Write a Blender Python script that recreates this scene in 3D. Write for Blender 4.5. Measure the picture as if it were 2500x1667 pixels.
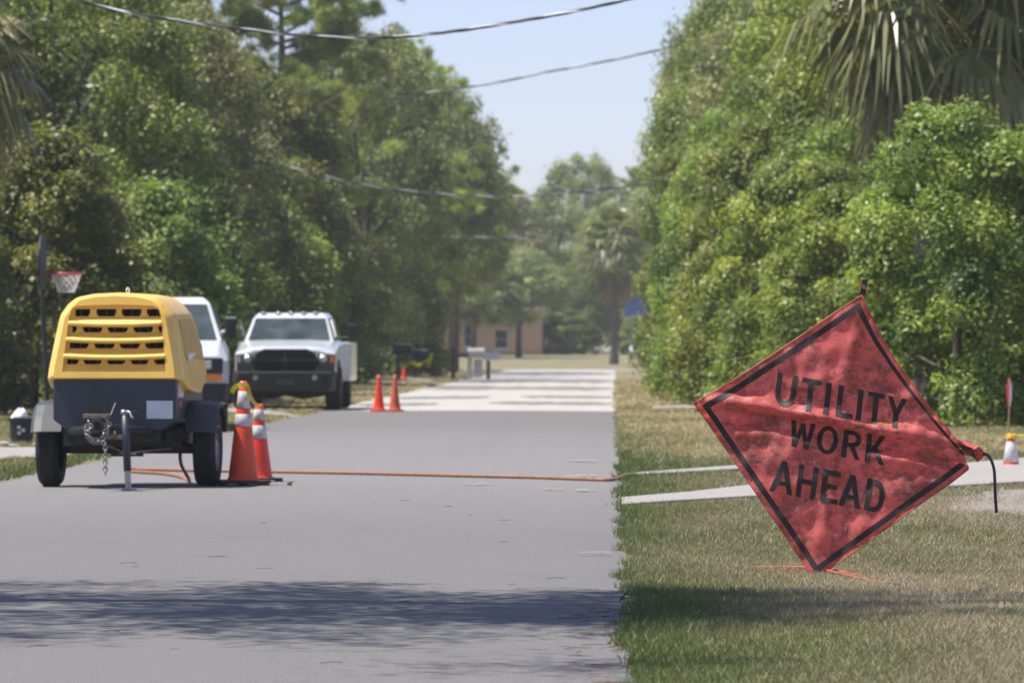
import bpy, bmesh, math, random
import numpy as np
from mathutils import Vector, Matrix

# ------------------------------------------------------------------ camera, sky, sun, exposure
for o in list(bpy.data.objects):
    bpy.data.objects.remove(o)
S = bpy.context.scene
C = S.collection
R = math.radians
F = 13889.0            # focal length in photo pixels (200 mm on 36 mm)
CH = 1.2               # camera height
VX, HY = 1499.0, 845.0 # vanishing point of the road in the photograph

cam_d = bpy.data.cameras.new('camera')
cam = bpy.data.objects.new('camera', cam_d); C.objects.link(cam)
cam.location = (0, 0, CH); cam.rotation_euler = (R(90), 0, 0)
cam_d.lens = 200; cam_d.sensor_width = 36
cam_d.shift_x = -249 / 2500; cam_d.shift_y = 0.0048
cam_d.clip_start = 0.5; cam_d.clip_end = 6000
cam_d.dof.use_dof = True; cam_d.dof.focus_distance = 30.0; cam_d.dof.aperture_fstop = 8.0
S.camera = cam

SUN_EL, SUN_AZ = 66.0, -96.0     # elevation; azimuth from straight ahead, negative = left
W = bpy.data.worlds.new('World'); S.world = W; W.use_nodes = True
wn = W.node_tree
bg = wn.nodes['Background']
sky = wn.nodes.new('ShaderNodeTexSky'); sky.sky_type = 'NISHITA'; sky.sun_disc = False
sky.sun_elevation = R(SUN_EL); sky.sun_rotation = R(SUN_AZ)
sky.air_density = 0.7; sky.dust_density = 0.5; sky.ozone_density = 3.0
tint = wn.nodes.new('ShaderNodeMix'); tint.data_type = 'RGBA'; tint.blend_type = 'MULTIPLY'; tint.inputs[0].default_value = 1.0
tint.inputs[7].default_value = (1.10, 0.95, 1.0, 1)          # camera white balance
wn.links.new(sky.outputs[0], tint.inputs[6]); wn.links.new(tint.outputs[2], bg.inputs[0]); bg.inputs[1].default_value = 0.108
sun_d = bpy.data.lights.new('sun', 'SUN'); sun = bpy.data.objects.new('sun', sun_d); C.objects.link(sun)
sun_d.energy = 4.6; sun_d.angle = R(0.53); sun_d.color = (1.0, 0.955, 0.88)
sdir = Vector((math.sin(R(SUN_AZ)) * math.cos(R(SUN_EL)), math.cos(R(SUN_AZ)) * math.cos(R(SUN_EL)), math.sin(R(SUN_EL))))
sun.rotation_euler = (-sdir).to_track_quat('-Z', 'Y').to_euler(); sun.location = (-20, 20, 40)
S.view_settings.view_transform = 'Standard'; S.view_settings.look = 'None'
S.view_settings.exposure = 0.65; S.view_settings.gamma = 1.0
S.view_settings.use_curve_mapping = False
S.render.engine = 'CYCLES'
S.cycles.max_bounces = 6; S.cycles.diffuse_bounces = 3; S.cycles.glossy_bounces = 3
S.cycles.transmission_bounces = 4; S.cycles.transparent_max_bounces = 6; S.cycles.volume_bounces = 0
S.cycles.use_denoising = True
S.cycles.caustics_reflective = False; S.cycles.caustics_refractive = False
S.cycles.sample_clamp_indirect = 6.0

# ------------------------------------------------------------------ helpers
def P(px, py, d):
    """photo pixel at distance d -> world"""
    return Vector(((px - VX) / F * d, d, CH - (py - HY) / F * d))

def sm(a, b, x):
    t = np.clip((np.asarray(x, float) - a) / (b - a), 0, 1)
    return t * t * (3 - 2 * t)

def terrain(x, y):
    x = np.asarray(x, float); y = np.asarray(y, float)
    z = 0.09 * sm(1.0, 6.0, x) * sm(30, 52, y) * (1 - sm(230, 270, y))
    z = z + 0.12 * sm(5.9, 11, -x) * sm(40, 70, y) * (1 - sm(230, 270, y))
    z = z + 0.62 * sm(291, 380, y)
    z = z + 0.012 * np.sin(x * 2.1 + y * 0.7) * np.sin(y * 0.9 - x) * sm(0.1, 1.0, np.maximum(x - 0.06, -5.45 - x))
    return z

def G(px, py):
    """photo pixel on the ground -> world (x, y, z)"""
    d = F * CH / max(py - HY, 8)
    for _ in range(30):
        z = float(terrain((px - VX) / F * d, d))
        d = F * (CH - z) / max(py - HY, 8)
    return Vector(((px - VX) / F * d, d, float(terrain((px - VX) / F * d, d))))

def link(o, parent=None):
    C.objects.link(o)
    if parent is not None: o.parent = parent
    return o

class MB:
    """collects geometry, becomes ONE mesh object"""
    def __init__(s): s.v = []; s.f = []
    def add(s, vs, fs):
        n = len(s.v); s.v += [tuple(v) for v in vs]; s.f += [tuple(i + n for i in f) for f in fs]; return s
    def box(s, x0, x1, y0, y1, z0, z1):
        return s.add([(x0,y0,z0),(x1,y0,z0),(x1,y1,z0),(x0,y1,z0),(x0,y0,z1),(x1,y0,z1),(x1,y1,z1),(x0,y1,z1)],
                     [(0,3,2,1),(4,5,6,7),(0,1,5,4),(1,2,6,5),(2,3,7,6),(3,0,4,7)])
    def tube(s, pts, rad, n=8, cap=True):
        pts = [Vector(p) for p in pts]; k = len(pts)
        rads = rad if isinstance(rad, (list, tuple)) else [rad] * k
        base = len(s.v); prev = None
        for i, p in enumerate(pts):
            t = (pts[min(i+1,k-1)] - pts[max(i-1,0)]).normalized()
            if prev is None:
                a = Vector((0,0,1)) if abs(t.z) < 0.9 else Vector((1,0,0))
                u = t.cross(a).normalized()
            else:
                u = (prev - t * prev.dot(t)).normalized()
            prev = u; w = t.cross(u)
            for j in range(n):
                a = 2*math.pi*j/n
                s.v.append(tuple(p + (u*math.cos(a) + w*math.sin(a)) * rads[i]))
        for i in range(k-1):
            for j in range(n):
                a = base+i*n+j; b = base+i*n+(j+1)%n
                s.f.append((a, b, b+n, a+n))
        if cap:
            s.f.append(tuple(base+j for j in reversed(range(n))))
            s.f.append(tuple(base+(k-1)*n+j for j in range(n)))
        return s
    def lathe(s, prof, n=24, c=(0,0,0), axis='z', cap=True):
        base = len(s.v)
        for r, h in prof:
            for j in range(n):
                a = 2*math.pi*j/n
                if axis == 'z': q = (c[0]+r*math.cos(a), c[1]+r*math.sin(a), c[2]+h)
                elif axis == 'x': q = (c[0]+h, c[1]+r*math.cos(a), c[2]+r*math.sin(a))
                else: q = (c[0]+r*math.cos(a), c[1]+h, c[2]-r*math.sin(a))
                s.v.append(q)
        for i in range(len(prof)-1):
            for j in range(n):
                a = base+i*n+j; b = base+i*n+(j+1)%n
                s.f.append((a,b,b+n,a+n))
        if cap:
            s.f.append(tuple(base+j for j in reversed(range(n))))
            s.f.append(tuple(base+(len(prof)-1)*n+j for j in range(n)))
        return s
    def loft(s, secs, closed=True, cap0=True, cap1=True):
        base = len(s.v); n = len(secs[0])
        for q in secs: s.v += [tuple(p) for p in q]
        for i in range(len(secs)-1):
            for j in range(n if closed else n-1):
                a = base+i*n+j; b = base+i*n+(j+1)%n
                s.f.append((a,b,b+n,a+n))
        if cap0: s.f.append(tuple(base+j for j in reversed(range(n))))
        if cap1: s.f.append(tuple(base+(len(secs)-1)*n+j for j in range(n)))
        return s
    def prism(s, poly, axis, a, b):
        def q(p, t): return (t,p[0],p[1]) if axis=='x' else ((p[0],t,p[1]) if axis=='y' else (p[0],p[1],t))
        return s.loft([[q(p,a) for p in poly],[q(p,b) for p in poly]])
    def build(s, name, mat, parent=None, bevel=0, smooth=False, seg=2, sub=0, solid=0, fix=True):
        me = bpy.data.meshes.new(name); me.from_pydata(s.v, [], s.f)
        if fix:
            bm = bmesh.new(); bm.from_mesh(me)
            bmesh.ops.recalc_face_normals(bm, faces=bm.faces); bm.to_mesh(me); bm.free()
        me.materials.append(M[mat] if isinstance(mat, str) else mat)
        if smooth:
            me.polygons.foreach_set('use_smooth', [True]*len(me.polygons))
        o = bpy.data.objects.new(name, me); link(o, parent)
        if solid:
            m = o.modifiers.new('t','SOLIDIFY'); m.thickness = solid; m.offset = 0
        if bevel:
            m = o.modifiers.new('b','BEVEL'); m.width = bevel; m.segments = seg; m.limit_method='ANGLE'; m.angle_limit=R(30)
            if smooth is None: pass
        if sub:
            m = o.modifiers.new('s','SUBSURF'); m.levels = sub; m.render_levels = sub
        return o

def tag(o, label=None, cat=None, group=None, kind=None):
    if label: o['label'] = label
    if cat: o['category'] = cat
    if group: o['group'] = group
    if kind: o['kind'] = kind
    return o

def thing(name, label, cat, loc=(0,0,0), rz=0, group=None, scale=1):
    o = bpy.data.objects.new(name, None); link(o); o.empty_display_size = 0.2
    o.location = loc; o.rotation_euler = (0,0,rz)
    o.scale = (scale,)*3 if not isinstance(scale, tuple) else scale
    return tag(o, label, cat, group)

def copy_tree(root, label, loc, rz=0, scale=1):
    r = root.copy(); C.objects.link(r); r['label'] = label; r.location = loc; r.rotation_euler = (0,0,rz)
    r.scale = (scale,)*3 if not isinstance(scale, tuple) else scale
    for ch in root.children:
        c = ch.copy(); C.objects.link(c); c.parent = r
        for g in ch.children:
            d = g.copy(); C.objects.link(d); d.parent = c
    return r

# ------------------------------------------------------------------ materials
M = {}
def nodes(name):
    m = bpy.data.materials.new(name); m.use_nodes = True; M[name] = m
    nt = m.node_tree; b = nt.nodes['Principled BSDF']
    return m, nt, b
def noise(nt, scale, detail=4, rough=0.55, coord='Object', vec=None, sc=None):
    n = nt.nodes.new('ShaderNodeTexNoise'); n.inputs['Scale'].default_value = scale
    n.inputs['Detail'].default_value = detail; n.inputs['Roughness'].default_value = rough
    tc = nt.nodes.new('ShaderNodeTexCoord'); src = tc.outputs[coord]
    if sc:
        mp = nt.nodes.new('ShaderNodeMapping'); mp.inputs['Scale'].default_value = sc
        nt.links.new(src, mp.inputs[0]); src = mp.outputs[0]
    nt.links.new(src, n.inputs['Vector'])
    return n.outputs['Fac']
def ramp(nt, fac, stops):
    r = nt.nodes.new('ShaderNodeValToRGB'); e = r.color_ramp.elements
    while len(e) > len(stops): e.remove(e[-1])
    while len(e) < len(stops): e.new(0.5)
    for i, (p, c) in enumerate(stops):
        e[i].position = p; e[i].color = (*c, 1) if len(c) == 3 else c
    nt.links.new(fac, r.inputs[0]); return r.outputs[0]
def mix(nt, fac, a, b, mode='MIX'):
    m = nt.nodes.new('ShaderNodeMix'); m.data_type = 'RGBA'; m.blend_type = mode
    for sock, v in ((m.inputs[0], fac), (m.inputs[6], a), (m.inputs[7], b)):
        if isinstance(v, bpy.types.NodeSocket): nt.links.new(v, sock)
        elif isinstance(v, (int, float)): sock.default_value = v
        else: sock.default_value = (*v, 1)
    return m.outputs[2]
def bump(nt, b, fac, strength, dist=0.01):
    n = nt.nodes.new('ShaderNodeBump'); n.inputs['Strength'].default_value = strength; n.inputs['Distance'].default_value = dist
    nt.links.new(fac, n.inputs['Height']); nt.links.new(n.outputs[0], b.inputs['Normal'])
def plain(name, col, rough=0.5, metal=0.0, var=0.12, scale=9, dirt=None, coat=0, bmp=0):
    m, nt, b = nodes(name)
    f = noise(nt, scale, 5, 0.6)
    d = tuple(c*(1-var*1.6) for c in col) if dirt is None else dirt
    l = tuple(min(1, c*(1+var)) for c in col)
    nt.links.new(ramp(nt, f, [(0.32, d), (0.5, col), (0.72, l)]), b.inputs['Base Color'])
    b.inputs['Roughness'].default_value = rough; b.inputs['Metallic'].default_value = metal
    if coat: b.inputs['Coat Weight'].default_value = coat; b.inputs['Coat Roughness'].default_value = 0.08
    if bmp: bump(nt, b, noise(nt, scale*12, 3), bmp)
    return m
def leafmat(name, dark, mid, light, trans=0.35, gloss=0.45):
    m = bpy.data.materials.new(name); m.use_nodes = True; M[name] = m
    nt = m.node_tree; nt.nodes.remove(nt.nodes['Principled BSDF']); out = nt.nodes['Material Output']
    at = nt.nodes.new('ShaderNodeAttribute'); at.attribute_name = 'v'
    oi = nt.nodes.new('ShaderNodeObjectInfo')
    col = ramp(nt, at.outputs['Fac'], [(0.0, dark), (0.5, mid), (0.86, light), (1.0, tuple(min(1,c*1.25) for c in light))])
    hs = nt.nodes.new('ShaderNodeHueSaturation'); nt.links.new(col, hs.inputs['Color'])
    mr = nt.nodes.new('ShaderNodeMapRange'); mr.inputs[3].default_value = 0.48; mr.inputs[4].default_value = 0.525
    nt.links.new(oi.outputs['Random'], mr.inputs[0]); nt.links.new(mr.outputs[0], hs.inputs['Hue'])
    mr2 = nt.nodes.new('ShaderNodeMapRange'); mr2.inputs[3].default_value = 0.8; mr2.inputs[4].default_value = 1.2
    nt.links.new(oi.outputs['Random'], mr2.inputs[0]); nt.links.new(mr2.outputs[0], hs.inputs['Value'])
    p = nt.nodes.new('ShaderNodeBsdfPrincipled'); p.inputs['Roughness'].default_value = gloss
    nt.links.new(hs.outputs[0], p.inputs['Base Color'])
    t = nt.nodes.new('ShaderNodeBsdfTranslucent')
    tcol = mix(nt, 1.0, hs.outputs[0], (1.0, 1.15, 0.45), 'MULTIPLY'); nt.links.new(tcol, t.inputs['Color'])
    mx = nt.nodes.new('ShaderNodeMixShader'); mx.inputs[0].default_value = trans
    nt.links.new(p.outputs[0], mx.inputs[1]); nt.links.new(t.outputs[0], mx.inputs[2]); nt.links.new(mx.outputs[0], out.inputs[0])
    return m

# asphalt: shade on the near stretch and full sun beyond put into the colour
def asphalt(name, dark, mid, light, paled=False):
    m, nt, b = nodes(name)
    big = noise(nt, 0.35, 6, 0.65, sc=(0.9, 0.35, 1)); fine = noise(nt, 120, 3, 0.75); mid_n = noise(nt, 5, 6, 0.7, sc=(0.6, 1, 1))
    lane = noise(nt, 0.9, 3, 0.5, sc=(1.6, 0.012, 1)); blot = noise(nt, 1.6, 6, 0.7, sc=(0.7, 0.5, 1))
    grit = noise(nt, 34, 4, 0.8)
    c1 = ramp(nt, big, [(0.3, dark), (0.52, mid), (0.72, light)])
    c1 = mix(nt, 0.4, c1, ramp(nt, grit, [(0.34, tuple(x*0.45 for x in mid)), (0.5, mid), (0.66, tuple(x*1.7 for x in mid))]))
    c1 = mix(nt, 0.35, c1, ramp(nt, lane, [(0.35, tuple(x*0.80 for x in mid)), (0.65, tuple(x*1.18 for x in mid))]))
    c2 = mix(nt, 0.35, c1, ramp(nt, mid_n, [(0.3, tuple(x*0.66 for x in mid)), (0.7, tuple(x*1.32 for x in mid))]))
    c2 = mix(nt, 1.0, c2, ramp(nt, blot, [(0.30, (0.74,0.74,0.76)), (0.42, (1,1,1))]), 'MULTIPLY')
    c3 = mix(nt, 0.55, c2, ramp(nt, fine, [(0.32, tuple(x*0.15 for x in mid)), (0.5, mid), (0.68, tuple(x*2.3 for x in mid))]))
    if paled:  # tone along the road: paler middle, darker near end and far end
        tc = nt.nodes.new('ShaderNodeTexCoord'); sx = nt.nodes.new('ShaderNodeSeparateXYZ'); nt.links.new(tc.outputs['Object'], sx.inputs[0])
        ma = nt.nodes.new('ShaderNodeMath'); ma.operation = 'MULTIPLY'; ma.inputs[1].default_value = 0.01; nt.links.new(sx.outputs[1], ma.inputs[0])
        c3 = mix(nt, 1.0, c3, ramp(nt, ma.outputs[0], [(0.36, (0.78,0.78,0.78)), (0.50, (1.0,0.985,0.975)), (0.70, (0.97,0.955,0.95)), (0.86, (0.83,0.82,0.82))]), 'MULTIPLY')
    nt.links.new(c3, b.inputs['Base Color']); b.inputs['Roughness'].default_value = 0.82
    b.inputs['Specular IOR Level'].default_value = 0.35
    bump(nt, b, fine, 0.5, 0.004)
asphalt('asphalt', (0.142,0.137,0.134), (0.186,0.179,0.175), (0.243,0.232,0.225), True)
asphalt('sun_toned_asphalt', (0.31,0.295,0.28), (0.40,0.38,0.36), (0.48,0.455,0.43))
asphalt('concrete', (0.22,0.205,0.19), (0.30,0.28,0.26), (0.37,0.345,0.32))
def ground_mat():
    m, nt, b = nodes('ground')
    a = noise(nt, 0.55, 5, 0.62); f = noise(nt, 30, 4, 0.7)
    c = ramp(nt, a, [(0.30, (0.10,0.115,0.04)), (0.48, (0.22,0.195,0.10)), (0.66, (0.38,0.31,0.18))])
    c = mix(nt, 0.5, c, ramp(nt, f, [(0.3, (0.07,0.065,0.035)), (0.55, (0.18,0.16,0.08)), (0.75, (0.33,0.27,0.16))]))
    nt.links.new(c, b.inputs['Base Color']); b.inputs['Roughness'].default_value = 0.95
    bump(nt, b, f, 0.8, 0.03)
    m, nt, b = nodes('dirt')
    f = noise(nt, 14, 6, 0.7)
    nt.links.new(ramp(nt, f, [(0.3,(0.16,0.13,0.10)),(0.5,(0.30,0.26,0.22)),(0.7,(0.40,0.36,0.32))]), b.inputs['Base Color'])
    b.inputs['Roughness'].default_value = 0.95; bump(nt, b, f, 1.0, 0.05)
ground_mat()
def grass_mat(name, stops):
    m = bpy.data.materials.new(name); m.use_nodes = True; M[name] = m
    nt = m.node_tree; b = nt.nodes['Principled BSDF']; out = nt.nodes['Material Output']
    at = nt.nodes.new('ShaderNodeAttribute'); at.attribute_name = 'v'
    c = ramp(nt, at.outputs['Fac'], stops)
    nt.links.new(c, b.inputs['Base Color']); b.inputs['Roughness'].default_value = 0.55
    t = nt.nodes.new('ShaderNodeBsdfTranslucent'); nt.links.new(c, t.inputs['Color'])
    mx = nt.nodes.new('ShaderNodeMixShader'); mx.inputs[0].default_value = 0.3
    nt.links.new(b.outputs[0], mx.inputs[1]); nt.links.new(t.outputs[0], mx.inputs[2]); nt.links.new(mx.outputs[0], out.inputs[0])
grass_mat('grass', [(0.0,(0.085,0.130,0.026)),(0.3,(0.145,0.180,0.050)),(0.5,(0.22,0.215,0.095)),(0.72,(0.32,0.275,0.165)),(1.0,(0.46,0.39,0.26))])

grass_mat('dry_grass', [(0.0,(0.085,0.130,0.026)),(0.3,(0.17,0.19,0.055)),(0.5,(0.30,0.27,0.11)),(0.72,(0.46,0.39,0.21)),(1.0,(0.60,0.50,0.29))])
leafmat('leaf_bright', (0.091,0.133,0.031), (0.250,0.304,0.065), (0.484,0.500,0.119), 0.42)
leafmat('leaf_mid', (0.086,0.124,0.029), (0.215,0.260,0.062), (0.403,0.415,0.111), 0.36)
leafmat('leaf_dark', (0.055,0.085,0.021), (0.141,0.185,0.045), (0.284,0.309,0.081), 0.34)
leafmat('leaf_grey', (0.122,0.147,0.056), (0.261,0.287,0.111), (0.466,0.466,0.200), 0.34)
leafmat('needle', (0.149,0.179,0.048), (0.317,0.342,0.091), (0.541,0.532,0.163), 0.36)
leafmat('frond', (0.09,0.105,0.035), (0.20,0.205,0.075), (0.40,0.37,0.17), 0.34, 0.35)
leafmat('dead_frond', (0.10,0.068,0.045), (0.21,0.145,0.095), (0.36,0.265,0.18), 0.25)
plain('bark', (0.12,0.095,0.075), 0.95, var=0.4, scale=6, bmp=0.6)
plain('pine_bark', (0.16,0.115,0.085), 0.95, var=0.4, scale=5, bmp=0.6)
plain('palm_bark', (0.15,0.125,0.10), 0.95, var=0.4, scale=7, bmp=0.6)

plain('yellow', (0.90,0.56,0.11), 0.40, var=0.06, scale=2.5, coat=0.15)
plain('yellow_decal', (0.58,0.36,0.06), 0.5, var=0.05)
plain('navy', (0.030,0.040,0.062), 0.45, var=0.18, scale=3)
plain('grey_fender', (0.048,0.053,0.064), 0.5, var=0.15, scale=4)
plain('black', (0.012,0.012,0.013), 0.55, var=0.2)
plain('rubber', (0.016,0.016,0.016), 0.8, var=0.3, scale=14)
plain('void', (0.006,0.006,0.006), 0.9, var=0.1)
plain('steel', (0.36,0.35,0.33), 0.42, 0.75, var=0.3, scale=20)
plain('rusty_steel', (0.20,0.17,0.14), 0.6, 0.5, var=0.5, scale=25)
plain('rim', (0.42,0.43,0.45), 0.45, 0.4, var=0.15)
plain('plate', (0.62,0.66,0.72), 0.4, var=0.06)
plain('white', (0.80,0.80,0.79), 0.5, var=0.05)
plain('vehicle_white', (0.60,0.62,0.65), 0.28, var=0.03, scale=1.5, coat=0.7)
plain('dark_paint', (0.035,0.037,0.042), 0.3, var=0.1, coat=0.5)
plain('amber', (0.75,0.20,0.02), 0.3, var=0.1)
plain('lamp_glass', (0.55,0.55,0.54), 0.15, 0.3, var=0.15, scale=30)
plain('seat_cover', (0.55,0.52,0.47), 0.9, var=0.1)
plain('dashboard', (0.05,0.05,0.055), 0.8)
plain('cone_orange', (0.80,0.085,0.025), 0.45, var=0.1, scale=7)
plain('cone_red', (0.86,0.055,0.024), 0.42, var=0.08, scale=7)
plain('cone_dull', (0.62,0.11,0.045), 0.6, var=0.2, scale=7)
plain('reflective', (0.62,0.60,0.60), 0.4, var=0.16, scale=18, dirt=(0.36,0.34,0.33))
plain('cone_base', (0.045,0.038,0.032), 0.85, var=0.3)
plain('hose', (0.30,0.135,0.065), 0.6, var=0.25, scale=25)
plain('tape', (0.80,0.66,0.02), 0.45, var=0.1)
plain('red_flag', (0.70,0.04,0.06), 0.6)
plain('wood', (0.33,0.22,0.10), 0.8, var=0.3, scale=20)
plain('stucco', (0.55,0.37,0.22), 0.9, var=0.08, scale=3)
plain('shingle', (0.17,0.15,0.14), 0.9, var=0.25, scale=8)
plain('blue_wall', (0.10,0.20,0.50), 0.7, var=0.1)
plain('grey_paint', (0.36,0.37,0.38), 0.6, var=0.15)
plain('orange_leg', (0.46,0.12,0.055), 0.5, var=0.25, scale=18)
plain('net', (0.70,0.68,0.64), 0.9, var=0.1)
plain('rim_red', (0.60,0.06,0.07), 0.5)
plain('cable_light', (0.52,0.52,0.53), 0.5, 0.3)
plain('cable_dark', (0.05,0.05,0.055), 0.6)
plain('brown_post', (0.20,0.14,0.10), 0.85, var=0.3)
plain('stone', (0.32,0.30,0.28), 0.9, var=0.3, scale=10)
plain('needle_litter', (0.16,0.085,0.045), 0.9, var=0.4, scale=2)
plain('twig_dark', (0.03,0.024,0.02), 0.9)
m, nt, b = nodes('glass')
b.inputs['Base Color'].default_value = (0.055,0.075,0.085,1); b.inputs['Roughness'].default_value = 0.06
b.inputs['Specular IOR Level'].default_value = 0.7
f = noise(nt, 2.2, 3); nt.links.new(ramp(nt, f, [(0.35,(0.03,0.045,0.05)),(0.65,(0.10,0.125,0.13))]), b.inputs['Base Color'])
b.inputs['Alpha'].default_value = 0.72
m, nt, b = nodes('window_glass')
b.inputs['Base Color'].default_value = (0.03,0.035,0.045,1); b.inputs['Roughness'].default_value = 0.08

# the sign's worn, translucent vinyl mesh fabric
def fabric():
    m = bpy.data.materials.new('sign_fabric'); m.use_nodes = True; M['sign_fabric'] = m
    nt = m.node_tree; b = nt.nodes['Principled BSDF']; out = nt.nodes['Material Output']
    a = noise(nt, 3.2, 6, 0.65); g = noise(nt, 14, 6, 0.72); s = noise(nt, 7, 5, 0.7, sc=(1, 1, 2.3))
    c = ramp(nt, a, [(0.30,(0.531,0.160,0.103)),(0.44,(0.827,0.168,0.151)),(0.56,(0.950,0.216,0.200)),(0.70,(0.886,0.296,0.165))])
    bigst = ramp(nt, noise(nt, 4.5, 8, 0.72, sc=(1,1,1.3)), [(0.47,(0,0,0)),(0.60,(1,1,1))])
    c = mix(nt, mix(nt, 0.8, (0,0,0), bigst), c, (0.23,0.085,0.06))
    dirt = ramp(nt, g, [(0.36,(1,1,1)),(0.50,(0,0,0))])
    c = mix(nt, mix(nt, 0.7, (0,0,0), dirt), c, (0.17,0.075,0.05))
    st = ramp(nt, s, [(0.60,(0,0,0)),(0.68,(1,1,1))])
    c = mix(nt, mix(nt, 0.8, (0,0,0), st), c, (0.11,0.05,0.035))
    paled = ramp(nt, noise(nt, 6, 8, 0.8), [(0.53,(0,0,0)),(0.64,(1,1,1))])
    c = mix(nt, mix(nt, 0.75, (0,0,0), paled), c, (0.950,0.352,0.320))
    nt.links.new(c, b.inputs['Base Color']); b.inputs['Roughness'].default_value = 0.5
    bump(nt, b, a, 0.35, 0.03)
    t = nt.nodes.new('ShaderNodeBsdfTranslucent'); nt.links.new(mix(nt, 1.0, c, (1.0,0.62,0.62), 'MULTIPLY'), t.inputs['Color'])
    mx = nt.nodes.new('ShaderNodeMixShader'); mx.inputs[0].default_value = 0.45
    nt.links.new(b.outputs[0], mx.inputs[1]); nt.links.new(t.outputs[0], mx.inputs[2]); nt.links.new(mx.outputs[0], out.inputs[0])
    m, nt, b = nodes('sign_print')
    f = noise(nt, 16, 6, 0.75)
    nt.links.new(ramp(nt, f, [(0.42,(0.016,0.013,0.010)),(0.60,(0.030,0.024,0.019)),(0.72,(0.085,0.075,0.065))]), b.inputs['Base Color'])
    b.inputs['Roughness'].default_value = 0.6
fabric()

# ------------------------------------------------------------------ the setting: ground, roads, driveways
RX0, RX1 = -5.42, 0.06      # road edges
def sheet(name, xs, ys, zf, mat, kind='structure'):
    vs = [(x, y, zf(x, y)) for y in ys for x in xs]; n = len(xs)
    fs = [(j*n+i, j*n+i+1, (j+1)*n+i+1, (j+1)*n+i) for j in range(len(ys)-1) for i in range(n-1)]
    mb = MB(); mb.v = vs; mb.f = fs
    o = mb.build(name, mat, fix=False, smooth=True)
    if kind: o['kind'] = kind
    return o
xs = sorted(set([-200,-120,-60,-40,-30,-24,-20,-17,-15,-13,-12,-11,-10.3,-9.6,-9,-8.4,-7.8,-7.2,-6.6,-6.2,-5.8,-5.50,-5.36,-4,-2,-0.1,0.02,0.14]
        + [0.14+0.2*i for i in range(1,40)] + [9,10,11,12,14,17,20,26,36,60,120,200]))
ys = sorted(set([-60,-20,0,10,15] + [18+0.5*i for i in range(0,110)] + list(range(74,300,4)) + list(range(300,420,6)) + [440,480,540,700]))
def gz(x, y):
    z = float(terrain(x, y)) + 0.006
    if RX0+0.03 < x < RX1-0.03 and y < 291: z = -0.012
    if 283 < y < 291: z = -0.012
    return z
sheet('ground', xs, ys, gz, 'ground')
rnd = random.Random(5)
def wob(y, s):
    return 0.03*math.sin(y*1.7+s+2*math.sin(y*.37))+0.03*math.sin(y*0.63+2*s)+0.015*math.sin(y*4.1+s*3+math.sin(y))
def road(name, y0, y1, step, mat):
    n = int((y1-y0)/step); ys_ = [y0+(y1-y0)*i/n for i in range(n+1)]
    mb = MB()
    for i, y in enumerate(ys_):
        for x in (RX0+wob(y,1), RX0+0.5, -4, -2.7, -1.4, RX1-0.5, RX1+wob(y,4)*0.7):
            mb.v.append((x, y, 0.0 + 0.02*(1-((x+2.68)/2.74)**2)))
        if i:
            for k in range(6):
                a = (i-1)*7+k; mb.f.append((a, a+1, a+8, a+7))
    o = mb.build(name, mat, fix=False, smooth=True); o['kind'] = 'structure'; return o
road_near = road('road', -20, 105, 0.5, 'asphalt')
road_far = road('sun_toned_road', 105, 284, 1.0, 'sun_toned_asphalt')  # its pale colour carries the full sun on this stretch
plain('shade_tint', (0.20,0.19,0.17), 0.85, var=0.3, scale=3)  # broken tree shade and heat shimmer painted as dark strips across the far road
def shade_band(y0, y1, x0, x1, seed):
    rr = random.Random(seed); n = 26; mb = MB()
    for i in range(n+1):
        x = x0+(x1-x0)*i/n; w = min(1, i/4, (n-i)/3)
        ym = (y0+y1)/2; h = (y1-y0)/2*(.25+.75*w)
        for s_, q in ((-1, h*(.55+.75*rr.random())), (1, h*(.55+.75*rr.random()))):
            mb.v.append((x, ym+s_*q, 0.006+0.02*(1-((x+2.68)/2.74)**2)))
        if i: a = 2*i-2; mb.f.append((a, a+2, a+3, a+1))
    mb.build('shade_strip', 'shade_tint', road_far, fix=False)
for a in ((186,207,-5.3,0.0,1),(155,167,-5.3,0.0,2),(129,135,-5.2,-2.9,3),(131,137,-2.2,0.02,4),(114,119,-5.2,-3.6,5),(116,121.5,-2.6,0.0,6),(236,262,-5.3,0,7)): shade_band(*a)
mb = MB(); mb.v = [(-120,283,0.012),(120,283,0.012),(120,291,0.012),(-120,291,0.012)]; mb.f = [(0,1,2,3)]
mb.build('cross_street', 'sun_toned_asphalt', fix=False)['kind'] = 'structure'

def slab(name, pxpoly, h, mat='concrete', thick=0.1):
    """concrete slab on the ground from its outline"""
    pts = [G(*p) for p in pxpoly]
    mb = MB(); n = len(pts)
    top = [(p.x, p.y, p.z+h) for p in pts]; bot = [(p.x, p.y, p.z-thick) for p in pts]
    mb.loft([bot, top], cap0=False, cap1=True)
    o = mb.build(name, mat); o['kind'] = 'structure'; return o
slab('driveway', [(1518,1241),(1650,1231),(1850,1219),(2150,1206),(2500,1184),(2900,1160),(4200,1105),(4200,1062),(2900,1108),(2500,1125),(2300,1142),(2050,1165),(1830,1192),(1650,1213),(1518,1223)], 0.035)
slab('garden_path', [(1545,1165),(1700,1157),(1820,1149),(2050,1132),(2050,1123),(1820,1140),(1700,1152),(1545,1160)], 0.03)
slab('far_driveway', [(1590,1002),(1700,998),(1800,996),(1800,989),(1700,991),(1590,995)], 0.03)
slab('left_driveway', [(-200,1150),(40,1122),(120,1122),(190,1113),(330,1090),(250,1086),(110,1096),(-200,1100)], 0.03)
slab('left_path', [(540,1008),(640,1014),(735,1021),(700,1011),(620,1003),(540,998)], 0.03)
slab('verge_path', [(850,918),(950,925),(1060,934),(1060,930),(960,920),(850,913)], 0.03)
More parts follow.
